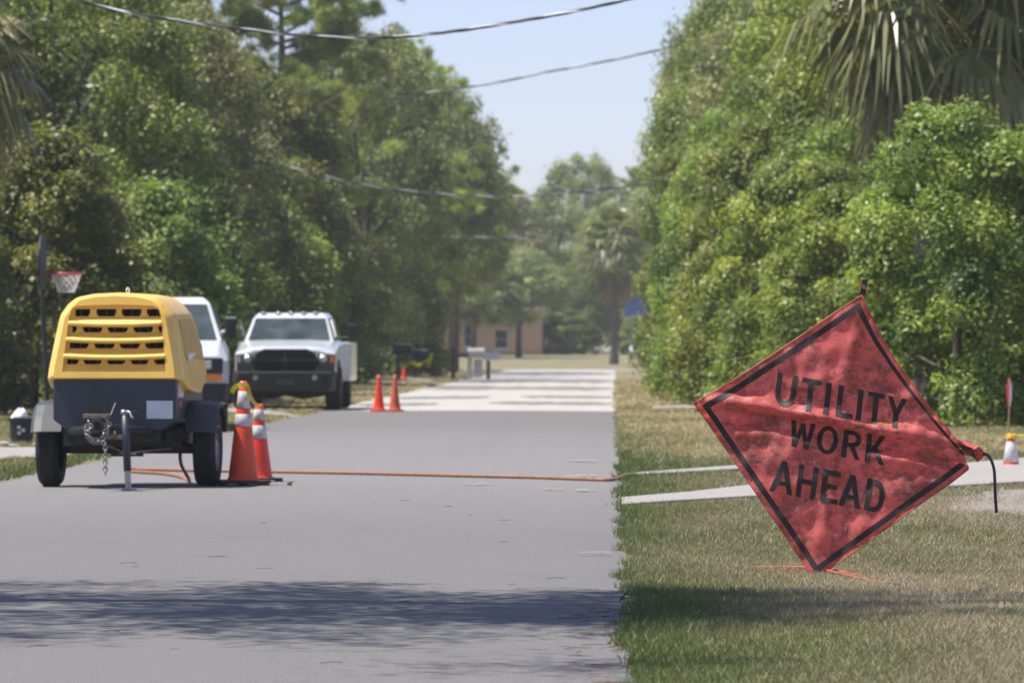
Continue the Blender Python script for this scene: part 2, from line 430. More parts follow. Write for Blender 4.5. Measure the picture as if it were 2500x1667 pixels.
def patch(name, pxs, mat, h):
    pts = [G(*p) for p in pxs]
    mb = MB(); mb.v = [(p.x,p.y,p.z+h) for p in pts] + [tuple(sum((Vector((p.x,p.y,p.z+h)) for p in pts), Vector())/len(pts))]
    n = len(pts); mb.f = [(i,(i+1)%n,n) for i in range(n)]
    o = mb.build(name, mat, fix=False); o['kind'] = 'structure'; return o
patch('bare_soil', [(2310,1245),(2360,1215),(2420,1200),(2520,1195),(2600,1210),(2600,1262),(2500,1262),(2420,1250),(2360,1268)], 'dirt', 0.014)

# white utility survey paint on the asphalt, parts of the road
def paint(px0, px1, py, w=0.035, seed=0):
    rr = random.Random(seed); n = 10; mb = MB(); y0 = F*CH/(py-HY)
    for i in range(n+1):
        x = (px0+(px1-px0)*i/n-VX)/F*y0; yy = y0+rr.uniform(-0.05,0.05)
        hw = w*(0.4+rr.random())
        for s in (-1,1):
            mb.v.append((x, yy+s*hw, 0.024))
        if i and rr.random() > 0.18: a = 2*i-2; mb.f.append((a,a+2,a+3,a+1))
    o = mb.build('paint_mark', 'grey_paint', road_near, fix=False)
for i, a in enumerate([(1412,1490,1357,.02),(1440,1480,1354,.02),(1390,1462,1128,.12),(1385,1455,1165,.1),(1118,1215,1187,.07),(1330,1370,1199,.07),(1400,1450,1201,.07),(1380,1430,1168,.06)]):
    paint(*a, seed=i)

# ------------------------------------------------------------------ numpy meshes: leaves, needles, blades
def np_mesh(name, V, n_per, mat, val, smooth=False, tri=None):
    """V: (N*n_per, 3) vertices; faces of n_per corners each (3 or 4); val: one value for each face"""
    me = bpy.data.meshes.new(name); nv = len(V); nf = nv // n_per
    me.vertices.add(nv); me.vertices.foreach_set('co', V.astype(np.float32).ravel())
    me.loops.add(nv); me.loops.foreach_set('vertex_index', np.arange(nv, dtype=np.int32))
    me.polygons.add(nf)
    me.polygons.foreach_set('loop_start', np.arange(0, nv, n_per, dtype=np.int32))
    me.polygons.foreach_set('loop_total', np.full(nf, n_per, dtype=np.int32))
    at = me.attributes.new('v', 'FLOAT', 'FACE'); at.data.foreach_set('value', val.astype(np.float32))
    me.update(calc_edges=True)
    me.materials.append(M[mat]); return me
def unit(a): return a / np.maximum(np.linalg.norm(a, axis=1, keepdims=True), 1e-9)
def leaves(pos, nrm, size, rng, aspect=0.5, droop=0.3):
    """one rhombic leaf for each position"""
    n = len(pos)
    t = unit(np.cross(nrm, rng.normal(size=(n,3)))); t[:,2] -= droop*rng.random(n); t = unit(t - nrm*np.sum(t*nrm,1,keepdims=True)*0.6)
    b = unit(np.cross(nrm, t))
    L = (size*(0.6+0.8*rng.random(n)))[:,None] if np.ndim(size) == 0 else (size*(0.6+0.8*rng.random(n)))[:,None]
    p0 = pos; p1 = pos + t*L*0.5 + b*L*aspect*0.5; p2 = pos + t*L; p3 = pos + t*L*0.5 - b*L*aspect*0.5
    return np.stack([p0,p1,p2,p3],1).reshape(-1,3)
def clump_leaves(cl, n, size, rng, aspect=0.5, up=0.5, shell=0.45, tone=0.25, sprig=0.0):
    """cl: (k,4) clump centres and radii"""
    k = len(cl); w = cl[:,3]**2; idx = rng.choice(k, n, p=w/w.sum())
    d = unit(rng.normal(size=(n,3))); d[:,2] = np.where(d[:,2] < -0.5, -d[:,2], d[:,2])
    r = cl[idx,3]*(rng.random(n)**shell)
    # twigs stick out unevenly
    tw = unit(rng.normal(size=(k*9,3))+np.array([0,0,.25])); twl = 0.8+0.9*rng.random(k*9)**2
    ti = idx*9 + rng.integers(0,9,n)
    on = rng.random(n) < 0.5
    d[on] = unit(tw[ti[on]] + 0.28*rng.normal(size=(on.sum(),3))); r[on] *= twl[ti[on]]
    pos = cl[idx,:3] + d*r[:,None]*np.array([1,1,0.8])
    nrm = unit(d*0.7 + np.array([0,0,up]) + 0.55*rng.normal(size=(n,3)))
    ct = rng.normal(size=k)*tone
    val = np.clip(0.45 + ct[idx] + 0.16*rng.normal(size=n) + 0.25*(rng.random(n) < 0.05), 0, 1)
    return leaves(pos, nrm, size, rng, aspect), val
def crown_clumps(rng, k, rx, ry, z0, z1, r0, r1, shape='egg', hollow=0.55):
    out = []
    while len(out) < k:
        u = rng.random(); a = rng.random()*2*math.pi
        if shape == 'egg': prof = math.sin(math.pi*min(1, 0.10+0.86*u))**0.6
        elif shape == 'egg2': prof = math.sin(math.pi*min(1, 0.36+0.62*u))**0.6
        elif shape == 'bush': prof = math.sqrt(max(0.0, 1-u**2.2))*0.95+0.05
        else: prof = (1-u)**0.7+0.15
        q = hollow + (1-hollow)*rng.random()**0.5
        rr = r0+(r1-r0)*rng.random()
        out.append((math.cos(a)*rx*prof*q, math.sin(a)*ry*prof*q, z0+(z1-z0)*u, rr))
    return np.array(out)
def limb_mesh(mb, cl, trunk_r, trunk_h, rng, n_limb=9, lean=(0,0)):
    top = Vector((lean[0], lean[1], trunk_h))
    mb.tube([(0,0,-0.2),(lean[0]*.2+0.04,lean[1]*.2,trunk_h*.35),(lean[0]*.6-0.05,lean[1]*.6+.05,trunk_h*.7),tuple(top)],[trunk_r*1.25,trunk_r,trunk_r*.85,trunk_r*.6],8)
    for i in rng.choice(len(cl), min(n_limb,len(cl)), replace=False):
        c = Vector(cl[i,:3]); s = 0.45+0.5*rng.random(); a = Vector((lean[0]*s, lean[1]*s, trunk_h*s))
        if c.z < a.z: a.z = max(0.3, c.z*0.8)
        mid = a.lerp(c, 0.5) + Vector((0,0,0.12*(c-a).length))
        mb.tube([a, mid, c],[trunk_r*.42,trunk_r*.26,trunk_r*.08],6)

PROTO = {}
def broadleaf(key, seed, k, rx, ry, z0, z1, r0, r1, n, size, mat, shape, trunk_r, trunk_h, label_cat='tree', aspect=0.5, up=0.5, hollow=0.55, tone=0.25):
    rng = np.random.default_rng(seed)
    cl = crown_clumps(rng, k, rx, ry, z0, z1, r0, r1, shape, hollow)
    V, val = clump_leaves(cl, n, size, rng, aspect, up, tone=tone)
    me = np_mesh('crown', V, 4, mat, val)
    mb = MB(); limb_mesh(mb, cl, trunk_r, trunk_h, rng, 10)
    tm = bpy.data.meshes.new('trunk'); tm.from_pydata(mb.v, [], mb.f); tm.materials.append(M['bark'])
    tm.polygons.foreach_set('use_smooth', [True]*len(tm.polygons))
    PROTO[key] = (tm, me)
# sizes are real: bush about 4 m, oak about 8 m
broadleaf('bush_a', 1, 150, 1.85, 1.85, 0.0, 4.1, 0.20, 0.52, 60000, 0.088, 'leaf_bright', 'bush', 0.07, 2.4, up=0.6, hollow=0.6, tone=0.2)
broadleaf('bush_b', 2, 150, 1.95, 1.85, 0.0, 4.0, 0.20, 0.50, 60000, 0.084, 'leaf_bright', 'egg2', 0.07, 2.4, up=0.75, hollow=0.6, tone=0.2)
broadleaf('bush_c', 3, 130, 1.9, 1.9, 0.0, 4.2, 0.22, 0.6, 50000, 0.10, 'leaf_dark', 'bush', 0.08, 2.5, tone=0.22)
broadleaf('bush_d', 4, 130, 1.9, 1.9, 0.0, 4.2, 0.22, 0.55, 50000, 0.10, 'leaf_mid', 'egg2', 0.08, 2.5, tone=0.22)
broadleaf('oak_a', 5, 190, 3.1, 3.0, 1.2, 8.2, 0.32, 0.80, 62000, 0.125, 'leaf_mid', 'egg', 0.20, 5.0, tone=0.2)
broadleaf('oak_b', 6, 190, 3.0, 3.1, 1.0, 8.4, 0.32, 0.80, 62000, 0.12, 'leaf_grey', 'egg', 0.20, 5.0, tone=0.2)
broadleaf('oak_c', 7, 200, 2.8, 2.8, 1.0, 8.6, 0.30, 0.75, 62000, 0.12, 'leaf_bright', 'egg', 0.18, 5.4, tone=0.2)
broadleaf('oak_d', 8, 180, 3.0, 3.0, 1.1, 8.2, 0.35, 0.85, 52000, 0.13, 'leaf_dark', 'egg', 0.2, 5.0, tone=0.2)
broadleaf('oak_e', 9, 120, 3.2, 3.0, 2.9, 8.4, 0.35, 0.85, 42000, 0.14, 'leaf_grey', 'egg', 0.16, 5.0, tone=0.2)

def pine(key, seed, h, crown0, rx, tufts, trunk_r):
    rng = np.random.default_rng(seed)
    mb = MB(); cl = []
    mb.tube([(0,0,-.2),(0.1,0,h*.3),(-.08,.1,h*.65),(0.05,0,h*.97)],[trunk_r*1.2,trunk_r,trunk_r*.75,trunk_r*.15],8)
    nb = 44
    for i in range(nb):
        u = (i+rng.random())/nb; z = crown0+(h-crown0)*u
        a = rng.random()*6.283; L = rx*(0.35+0.65*math.sin(math.pi*min(1,0.25+0.75*u))**0.8)*(0.6+0.5*rng.random())
        tip = Vector((math.cos(a)*L, math.sin(a)*L, z+L*(0.05+0.3*u)))
        st = Vector((0,0,z-0.3)); mb.tube([st, st.lerp(tip,.55)+Vector((0,0,-.12)), tip],[trunk_r*.3,trunk_r*.18,.015],5)
        for j in range(12):
            q = st.lerp(tip, 0.25+0.75*rng.random()); s = 0.42*L*rng.random()
            cl.append((q.x+rng.normal()*s, q.y+rng.normal()*s, q.z+0.1+rng.normal()*s*.45, 0.14+0.24*rng.random()))
    cl.append((0.05,0,h,0.5)); cl = np.array(cl); k = len(cl)
    idx = rng.choice(k, tufts, p=cl[:,3]**2/np.sum(cl[:,3]**2))
    base = cl[idx,:3] + unit(rng.normal(size=(tufts,3)))*(cl[idx,3]*rng.random(tufts)**.5)[:,None]*np.array([1,1,.7])
    per = 10; n = tufts*per
    b = np.repeat(base, per, 0); dr = unit(rng.normal(size=(n,3))+np.array([0,0,0.55]))
    L = 0.20+0.10*rng.random(n); side = unit(np.cross(dr, rng.normal(size=(n,3))))*0.014
    V = np.stack([b-side, b+side, b+dr*L[:,None]],1).reshape(-1,3)
    ct = rng.normal(size=k)*.2
    val = np.clip(0.5+np.repeat(ct[idx],per)+0.15*rng.normal(size=n),0,1)
    me = np_mesh('crown', V, 3, 'needle', val)
    tm = bpy.data.meshes.new('trunk'); tm.from_pydata(mb.v, [], mb.f); tm.materials.append(M['pine_bark'])
    PROTO[key] = (tm, me)
pine('pine_a', 21, 13.0, 3.6, 3.3, 15000, 0.19)
pine('pine_b', 22, 13.0, 4.6, 3.6, 15000, 0.2)

def fan_leaf(rng, origin, dirv, pet, size, droop, segs=26):
    """costapalmate fan: petiole then radiating pleated leaflets; returns triangles"""
    o = np.array(origin); d = np.array(dirv)/np.linalg.norm(dirv)
    up = np.array([0,0,1.0]); side = np.cross(d, up); side /= max(np.linalg.norm(side),1e-6); nn = np.cross(side, d)
    hub = o + d*pet + np.array([0,0,-droop*pet*0.35]); tris = []
    # petiole
    w = 0.018
    tris += [o-side*w, o+side*w, hub+side*w*.6]
    tris += [o-side*w, hub+side*w*.6, hub-side*w*.6]
    d2 = d + np.array([0,0,-droop*0.7]); d2 /= np.linalg.norm(d2); nn = np.cross(side, d2)
    for i in range(segs):
        a = (i/(segs-1)-0.5)*R(250)
        v = d2*math.cos(a)+side*math.sin(a); L = size*(0.62+0.38*math.cos(a*0.55))*(0.9+0.2*rng.random())
        wv = np.cross(nn, v); wv /= max(np.linalg.norm(wv),1e-6); ww = 0.040*size
        m1 = hub+v*L*.55+nn*0.02; tip = hub+v*L+np.array([0,0,-(0.28+0.5*rng.random())*L*(0.5+droop)])
        tris += [hub, m1-wv*ww, m1+wv*ww+nn*0.02]
        tris += [m1-wv*ww, tip, m1+wv*ww+nn*.02]
    return tris
def palm(key, seed, h, n_green, n_dead, size, trunk_r=0.17, dr=1.0):
    rng = np.random.default_rng(seed); g = []; gv = []; dd = []; dv = []
    top = np.array([0,0,h])
    for i in range(n_green):
        el = R(75) - R(120)*((i+rng.random())/n_green); a = i*2.399+rng.normal()*.15
        dirv = (math.cos(a)*math.cos(el), math.sin(a)*math.cos(el), math.sin(el))
        t = fan_leaf(rng, top+np.array([0,0,-0.25+0.3*rng.random()]), dirv, size*(0.9+0.3*rng.random()), size, (0.25+0.55*(i/n_green))*dr)
        g += t; gv += list(np.clip(np.full(len(t)//3, 0.35+0.35*rng.random()) + rng.normal(size=len(t)//3)*.2,0,1))
    for i in range(n_dead):
        el = R(-40)-R(42)*rng.random(); a = rng.random()*6.28
        dirv = (math.cos(a)*math.cos(el), math.sin(a)*math.cos(el), math.sin(el))
        t = fan_leaf(rng, top+np.array([0,0,-0.35-0.3*rng.random()]), dirv, size*.7, size*.85, 0.9)
        dd += t; dv += list(np.clip(np.full(len(t)//3,0.5)+rng.normal(size=len(t)//3)*.22,0,1))
    me = np_mesh('crown', np.array(g), 3, 'frond', np.array(gv))
    md = np_mesh('dead_fronds', np.array(dd), 3, 'dead_frond', np.array(dv)) if dd else None
    mb = MB(); pts = []; rads = []
    for i in range(14):
        z = -.2+(h+.2)*i/13; pts.append((0.06*math.sin(i*.5),0.05*math.cos(i*.4),z)); rads.append(trunk_r*(1.12 if i%2 else .95)*(1.0 if i>1 else 1.2))
    mb.tube(pts, rads, 10)
    tm = bpy.data.meshes.new('trunk'); tm.from_pydata(mb.v, [], mb.f); tm.materials.append(M['palm_bark'])
    PROTO[key] = (tm, me, md)
palm('palm_a', 31, 5.6, 34, 16, 1.05)
palm('palm_b', 32, 5.6, 42, 26, 0.95)
palm('palm_c', 34, 5.6, 60, 26, 1.0, 0.17, 0.35)
palm('palmetto', 33, 0.9, 16, 3, 0.75, 0.1)

TREE_NAME = {'bush':'leafy_bush','oak':'oak_tree','pine':'pine_tree','palm':'palm_tree','palmetto':'palmetto'}
rt = random.Random(77)
def plant(key, x, y, s, label, group, rz=None, sz=None, fit=None):
    base = key.split('_')[0]
    o = thing(TREE_NAME[base], label, {'bush':'bush','palmetto':'palmetto'}.get(base,'tree'), (x, y, float(terrain(x,y))-0.02), rt.uniform(0,6.28) if rz is None else rz, group)
    o.scale = (s, s, s if sz is None else sz)
    for nm, me in zip(('trunk','crown','dead_fronds'), PROTO[key]):
        if me is None: continue
        c = bpy.data.objects.new(nm, me); link(c, o)
    return o

# right-hand row, near to far.  (proto, x, y, scale, height scale, label)
GR = 'trees and bushes lining the right verge'; GL = 'trees and bushes lining the left verge'; GF = 'trees beyond the far cross street'
right = [
 ('bush_a', 4.75, 79, .95, 1.06, 'bright leafy bush with pointed top shoots below the drooping palm on the right'),
 ('bush_d', 6.9, 80, 1.0, 1.0, 'dense shaded bush filling the right edge behind the red flag stake'),
 ('bush_b', 3.95, 90, .92, .90, 'yellow green bush directly behind the top corner of the red sign'),
 ('bush_a', 5.6, 92, 1.05, 1.15, 'leafy bush behind the bright bush, under the drooping palm fronds'),
 ('bush_b', 3.35, 101, .95, 1.12, 'bright bush left of the red sign top, second along the right verge'),
 ('bush_a', 3.05, 113, 1.0, 1.35, 'tall bright bush third along the right verge above the sign left corner'),
 ('bush_a', 2.55, 126, .85, 1.5, 'tall yellow green bush fourth along the right verge'),
 ('bush_d', 2.95, 141, .98, 1.6, 'tall leafy bush fifth along the right verge, low boughs over straw grass'),
 ('bush_d', 2.45, 157, .9, 1.75, 'leafy bush sixth along the right verge with branches to the ground'),
 ('bush_d', 3.15, 175, 1.08, 1.7, 'seventh bush along the right verge, blurred, near the road end'),
 ('bush_d', 3.0, 196, 1.05, 1.9, 'last low bush on the right verge before the cross street'),
 ('bush_b', 6.0, 84, 1.0, .8, 'low bright bush between the flag stake and the pointed bush'),
 ('bush_b', 4.6, 105, 1.05, 1.35, 'leafy bush filling the gap behind the second bright bush'),
 ('bush_a', 3.9, 122, 1.1, 1.6, 'leafy bush filling the gap behind the fourth bush'),
 ('bush_b', 3.5, 150, 1.1, 1.7, 'leafy bush filling the gap behind the sixth bush'),
 ('oak_c', 7.2, 98, .95, .95, 'oak crown behind the drooping palm at the right edge'),
 ('oak_a', 5.8, 112, .95, 1.05, 'mid green oak rising behind the bushes above the sign'),
 ('oak_c', 4.9, 128, .92, 1.10, 'bright oak left of the drooping palm, reaching out of the picture'),
 ('oak_b', 4.6, 146, .95, 1.2, 'greyish oak in the middle of the right tree row'),
 ('oak_a', 3.85, 164, .90, 1.38, 'tall green oak bordering the sky on the right'),
 ('oak_b', 4.15, 186, 1.0, 1.5, 'tall oak at the left border of the right tree row against the sky'),
 ('oak_b', 4.1, 212, 1.0, 1.55, 'farthest tall oak of the right row, its side sprays against the sky'),
 ('oak_d', 9.5, 120, 1.1, 1.2, 'dark oak deep behind the right tree row'),
]
for key, x, y, s, sz, lab in right: plant(key, x, y, s, lab, GR, sz=sz)
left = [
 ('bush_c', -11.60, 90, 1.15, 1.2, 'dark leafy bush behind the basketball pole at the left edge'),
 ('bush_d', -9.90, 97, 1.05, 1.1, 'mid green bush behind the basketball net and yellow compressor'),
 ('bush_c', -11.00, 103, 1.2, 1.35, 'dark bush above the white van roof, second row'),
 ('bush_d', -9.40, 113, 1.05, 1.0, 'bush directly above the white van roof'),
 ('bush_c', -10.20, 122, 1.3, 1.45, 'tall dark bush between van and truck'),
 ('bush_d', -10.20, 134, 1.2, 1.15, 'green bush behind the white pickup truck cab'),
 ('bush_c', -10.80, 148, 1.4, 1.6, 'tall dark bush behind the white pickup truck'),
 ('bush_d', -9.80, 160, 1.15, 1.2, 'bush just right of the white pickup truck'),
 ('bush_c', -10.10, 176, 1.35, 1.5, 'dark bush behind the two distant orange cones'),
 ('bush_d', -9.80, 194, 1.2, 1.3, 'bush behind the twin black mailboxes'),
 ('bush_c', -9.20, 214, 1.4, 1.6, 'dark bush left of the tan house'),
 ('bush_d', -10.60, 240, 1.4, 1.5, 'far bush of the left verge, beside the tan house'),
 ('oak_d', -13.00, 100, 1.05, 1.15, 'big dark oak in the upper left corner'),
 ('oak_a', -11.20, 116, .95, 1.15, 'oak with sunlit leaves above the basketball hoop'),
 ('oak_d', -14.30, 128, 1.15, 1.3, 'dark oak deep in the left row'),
 ('oak_b', -10.80, 136, .88, 1.08, 'greyish oak with glinting leaves above the pickup truck'),
 ('oak_b', -12.10, 152, 1.0, 1.2, 'tall greyish oak behind the overhead cable on the left'),
 ('oak_a', -10.70, 168, .95, 1.1, 'oak in the middle of the left row, right of the truck'),
 ('pine_a', -12.90, 170, 1.15, 1.25, 'tall pine at the top of the left row under the cable'),
 ('pine_b', -11.10, 190, 1.1, 1.12, 'broad pine whose crown meets the sky beside the cable'),
 ('oak_b', -9.00, 206, 1.0, 1.50, 'greyish oak below the pines on the left'),
 ('pine_a', -8.20, 222, .98, .98, 'pine with airy right side against the sky'),
 ('oak_e', -8.00, 240, 1.05, 1.46, 'oak under the rightmost pines of the left row'),
 ('oak_e', -7.30, 262, .92, 1.25, 'mid green oak sloping down to the sky gap, beside the rightmost pine'),
 ('pine_b', -7.4, 254, .72, .88, 'rightmost pine of the left row, sky showing through'),
 ('oak_b', -10.20, 276, .95, .95, 'hazy oak at the far end of the left row'),
]
for key, x, y, s, sz, lab in left: plant(key, x, y, s, lab, GL, sz=sz)
far = [
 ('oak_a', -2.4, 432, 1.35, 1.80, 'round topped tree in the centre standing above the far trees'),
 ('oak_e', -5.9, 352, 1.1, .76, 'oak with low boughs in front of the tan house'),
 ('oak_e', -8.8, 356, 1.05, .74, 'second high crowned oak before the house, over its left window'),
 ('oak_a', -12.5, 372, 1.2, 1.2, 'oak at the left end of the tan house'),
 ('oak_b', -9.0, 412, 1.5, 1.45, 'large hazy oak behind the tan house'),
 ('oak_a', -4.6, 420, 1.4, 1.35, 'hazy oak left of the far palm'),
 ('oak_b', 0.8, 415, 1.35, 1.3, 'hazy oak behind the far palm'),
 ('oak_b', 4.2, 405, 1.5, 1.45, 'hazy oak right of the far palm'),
 ('oak_d', -2.8, 398, .8, .75, 'low dark oak between house and far palm'),
 ('pine_a', 2.2, 450, 1.15, 1.1, 'far pine right of the round topped tree'),
 ('bush_d', 1.75, 388, .9, .62, 'low far bush in front of the blue shed'),
 ('bush_d', -3.2, 388, 1.2, .7, 'low far bush right of the tan house'),
]
for key, x, y, s, sz, lab in far: plant(key, x, y, s, lab, GF, sz=sz)
def palm_at(key, px, py, y, s, label, rz=0, name=None):
    """fit a palm so that its crown centre stands at the photo point"""
    h0 = {'palm_a':5.6,'palm_b':5.6,'palm_c':5.6,'palmetto':.9}[key]; c = P(px,py,y); z0 = float(terrain(c.x,y))
    o = plant(key, c.x, y, s, label, None, rz=rz); del o['label']; o['label'] = label
    o.scale = (s, s, s)
    k = (c.z - z0)/(h0*s)
    if key != 'palmetto':
        for ch in o.children:
            if ch.name.startswith('trunk'): ch.scale = (1,1,k)
            else: ch.location.z = h0*(k-1)
    return o
palm_at('palm_a', 2255, -70, 86, 1.2, 'palm with drooping pale fronds and a brown dead skirt at upper right', 0.6)
palm_at('palm_b', 2570, -90, 88, 1.2, 'second palm, its drooping fronds entering at the top right corner', 2.2)
palm_at('palm_c', 1500, 590, 322, 1.3, 'distant cabbage palm with shaggy brown skirt at the road end', 1.0)
palm_at('palm_a', -120, 150, 84, .75, 'palm fronds entering at the left edge of the picture', 0.2)
palm_at('palmetto', 318, 585, 108, 1.25, 'pale fan palmetto showing in the dark bushes above the compressor', 0.4)

# woods that read as one mass behind the rows
def woodland(name, seed, boxes, n, size, mat, label):
    rng = np.random.default_rng(seed); cl = []
    for (x0,x1,y0,y1,z0,z1,k,r0,r1) in boxes:
        for i in range(k):
            cl.append((rng.uniform(x0,x1), rng.uniform(y0,y1), z0+(z1-z0)*rng.random(), rng.uniform(r0,r1)))
    cl = np.array(cl); V, val = clump_leaves(cl, n, size, rng, 0.6, 0.5)
    me = np_mesh(name, V, 4, mat, val); o = bpy.data.objects.new(name, me); link(o)
    tag(o, label, 'woodland', kind='stuff')
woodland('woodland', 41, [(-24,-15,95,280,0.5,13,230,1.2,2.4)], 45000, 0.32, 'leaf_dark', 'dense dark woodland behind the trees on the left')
woodland('woodland', 42, [(9,16,84,230,0.5,12,170,1.2,2.2)], 36000, 0.30, 'leaf_mid', 'dense green woodland behind the bushes on the right')
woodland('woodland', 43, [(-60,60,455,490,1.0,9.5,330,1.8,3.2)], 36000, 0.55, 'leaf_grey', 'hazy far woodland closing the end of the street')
# tree outside the picture whose boughs shade the near road
def shade_tree():
    rng = np.random.default_rng(51); cl = []
    for i in range(120):
        u = rng.random(); x = -10.4+8.0*u+(3.2*rng.random() if rng.random() < .16 else 0); y = 25.9-.6*u+rng.normal()*1.6*(1-0.3*u); z = 6.2+1.8*rng.random()
        cl.append((x, y, z, rng.uniform(.45,.9)))
    cl = np.array(cl); V, val = clump_leaves(cl, 62000, 0.085, rng)
    off = np.array([-10.4, 27.2, 0]); V = V - off
    o = thing('oak_tree', 'roadside oak left of the camera whose long bough overhangs the near road', 'tree', tuple(off), 0)
    me = np_mesh('crown', V, 4, 'leaf_mid', val); link(bpy.data.objects.new('crown', me), o)
    mb = MB(); mb.tube([(0,0,-.2),(.1,0,2),(0.2,-.3,4.4),(1.0,-.8,6.4)],[.36,.28,.22,.16],10)
    mb.tube([(.15,-.2,4.0),(4,-1.0,6.6),(9,-1.2,7.0),(13.5,-1.2,6.9)],[.2,.15,.1,.03],8)
    mb.build('trunk','bark',o,smooth=True)
shade_tree()

# ------------------------------------------------------------------ grass
def vnoise(x, y, seed):
    rs = np.random.default_rng(seed); out = 0
    for f, a in ((0.35,1),(0.9,.7),(2.3,.45)):
        ph = rs.random(6)*6.28; out = out + a*(np.sin(x*f*2.1+ph[0]+1.3*np.sin(y*f*0.8+ph[1]))*np.sin(y*f*1.1+ph[2]+1.1*np.sin(x*f*1.7+ph[3])))
    return out
def in_poly(px, py, poly):
    x, y = px, py; c = np.zeros(len(x), bool); n = len(poly)
    for i in range(n):
        x0,y0 = poly[i]; x1,y1 = poly[i-1]
        t = ((y0 > y) != (y1 > y)) & (x < (x1-x0)*(y-y0)/((y1-y0) if y1 != y0 else 1e-9)+x0); c ^= t
    return c
SLABS = []
for o in bpy.data.objects:
    if o.name in ('driveway','garden_path','far_driveway','left_driveway','left_path','verge_path'):
        vs = [v.co for v in o.data.vertices]; n = len(vs)//2; SLABS.append([(v.x,v.y) for v in vs[n:]])
SOIL = [(v.co.x,v.co.y) for v in bpy.data.objects['bare_soil'].data.vertices][:-1]
def grass(name, seed, zones, label, mat='grass'):
    rng = np.random.default_rng(seed); VV = []; vals = []
    for (x0,x1,y0,y1,n,h,w,tone) in zones:
        x = x0+(x1-x0)*rng.random(n); y = y0+(y1-y0)*rng.random(n)
        edge = RX1 + 0.035*vnoise(y*1.7,y*0.31,3)+0.025*vnoise(y*5.1,y*.7,5)+0.02*rng.normal(size=n)
        keep = (x > edge) if x0 > -1 else (x < RX0 - (edge-RX1))
        for poly in SLABS: keep &= ~in_poly(x+0.04*rng.normal(size=n), y+0.10*rng.normal(size=n), poly)
        bare = in_poly(x+0.12*rng.normal(size=n), y+0.3*rng.normal(size=n), SOIL); keep &= ~(bare & (rng.random(n) < .93))
        pn = vnoise(x*1.2, y*0.55, 9)
        keep &= rng.random(n) < np.clip(0.85+0.2*pn, .45, 1)
        x, y, pn = x[keep], y[keep], pn[keep]; m = len(x)
        dist = (x-RX1) if x0 > -1 else (RX0-x)
        green = np.exp(-dist/0.55)*(1-0.9*sm(52,100,y))
        hh = h*(0.5+0.9*rng.random(m))*(1+0.5*green)
        z = terrain(x,y)+0.004
        a = rng.random(m)*6.283; ww = w*(.6+.8*rng.random(m))
        lean = hh[:,None]*np.stack([rng.normal(size=m)*.55, rng.normal(size=m)*.55, np.zeros(m)],1)
        b = np.stack([x,y,z],1); sd = np.stack([np.cos(a),np.sin(a),np.zeros(m)],1)*ww[:,None]
        tip = b + lean + np.stack([np.zeros(m),np.zeros(m),hh],1)
        VV.append(np.stack([b-sd,b+sd,tip],1).reshape(-1,3))
        v = tone + 0.19*pn - 0.62*green + 0.15*rng.normal(size=m)
        v = np.where(rng.random(m) < .10, v+.3, v)
        vals.append(np.clip(v,0,1))
    me = np_mesh(name, np.concatenate(VV), 3, mat, np.concatenate(vals))
    o = bpy.data.objects.new(name, me); link(o); tag(o, label, 'grass', kind='stuff')
grass('grass', 61, [(-.1,2.1,19,26,110000,.024,.0026,.80),(-.1,2.9,26,34,140000,.024,.0028,.84),(-.1,3.6,34,44,120000,.028,.0036,.78),
                    (-.1,4.8,44,60,90000,.036,.005,.64)],
      'short green and straw coloured grass on the right verge')
grass('grass', 63, [(2.0,8,19,26,60000,.028,.006,.80),(2.8,9,26,34,60000,.028,.006,.82),(3.5,10,34,44,55000,.03,.007,.78),(4.7,12,44,60,60000,.04,.009,.68),(6.4,12,60,80,35000,.045,.012,.7)],
      'short dry grass farther right on the verge, toward the bushes')
grass('grass', 62, [(-.1,6.5,60,80,70000,.04,.010,.66),(-.1,5.5,80,112,60000,.045,.016,.70),(-.1,5.0,112,200,75000,.05,.05,.92),(-9.5,-5.3,48,80,50000,.05,.007,.34),(-10,-5.3,80,112,40000,.05,.011,.60),(-11,-5.3,100,280,90000,.05,.05,.88)],
      'sparse sunlit grass on the left verge and the far right verge', 'dry_grass')

# ------------------------------------------------------------------ the towed compressor
def annulus_wheel(parent, x, y, r, w, rim_r, out, name='wheel'):
    """wheel part with tyre and rim sub-parts; out = +1/-1 outer side"""
    k = r*0.09
    mb = MB(); prof = [(rim_r,-w*.42),(r*.80,-w*.5),(r-k,-w*.47),(r,-w*.33),(r,w*.33),(r-k,w*.47),(r*.80,w*.5),(rim_r,w*.42)]
    mb.lathe(prof, 32, (x,y,r), 'x', cap=False)
    for i in range(-2,3):                    # tread ribs
        mb.lathe([(r-.002,i*w*.13-.006),(r+.004,i*w*.13-.012),(r+.004,i*w*.13+.012),(r-.002,i*w*.13+.006)], 32, (x,y,r), 'x', cap=False)
    wh = mb.build(name,'rubber',parent,smooth=True)
    mr = MB(); o = out*w*.5
    mr.lathe([(0.03,o*.75),(rim_r*.35,o*.78),(rim_r*.5,o*.4),(rim_r*.9,o*.5),(rim_r*1.02,o*.9),(rim_r*.96,o*.92)],24,(x,y,r),'x',cap=False)
    mr.build('rim','rim',wh,smooth=True)
    return wh

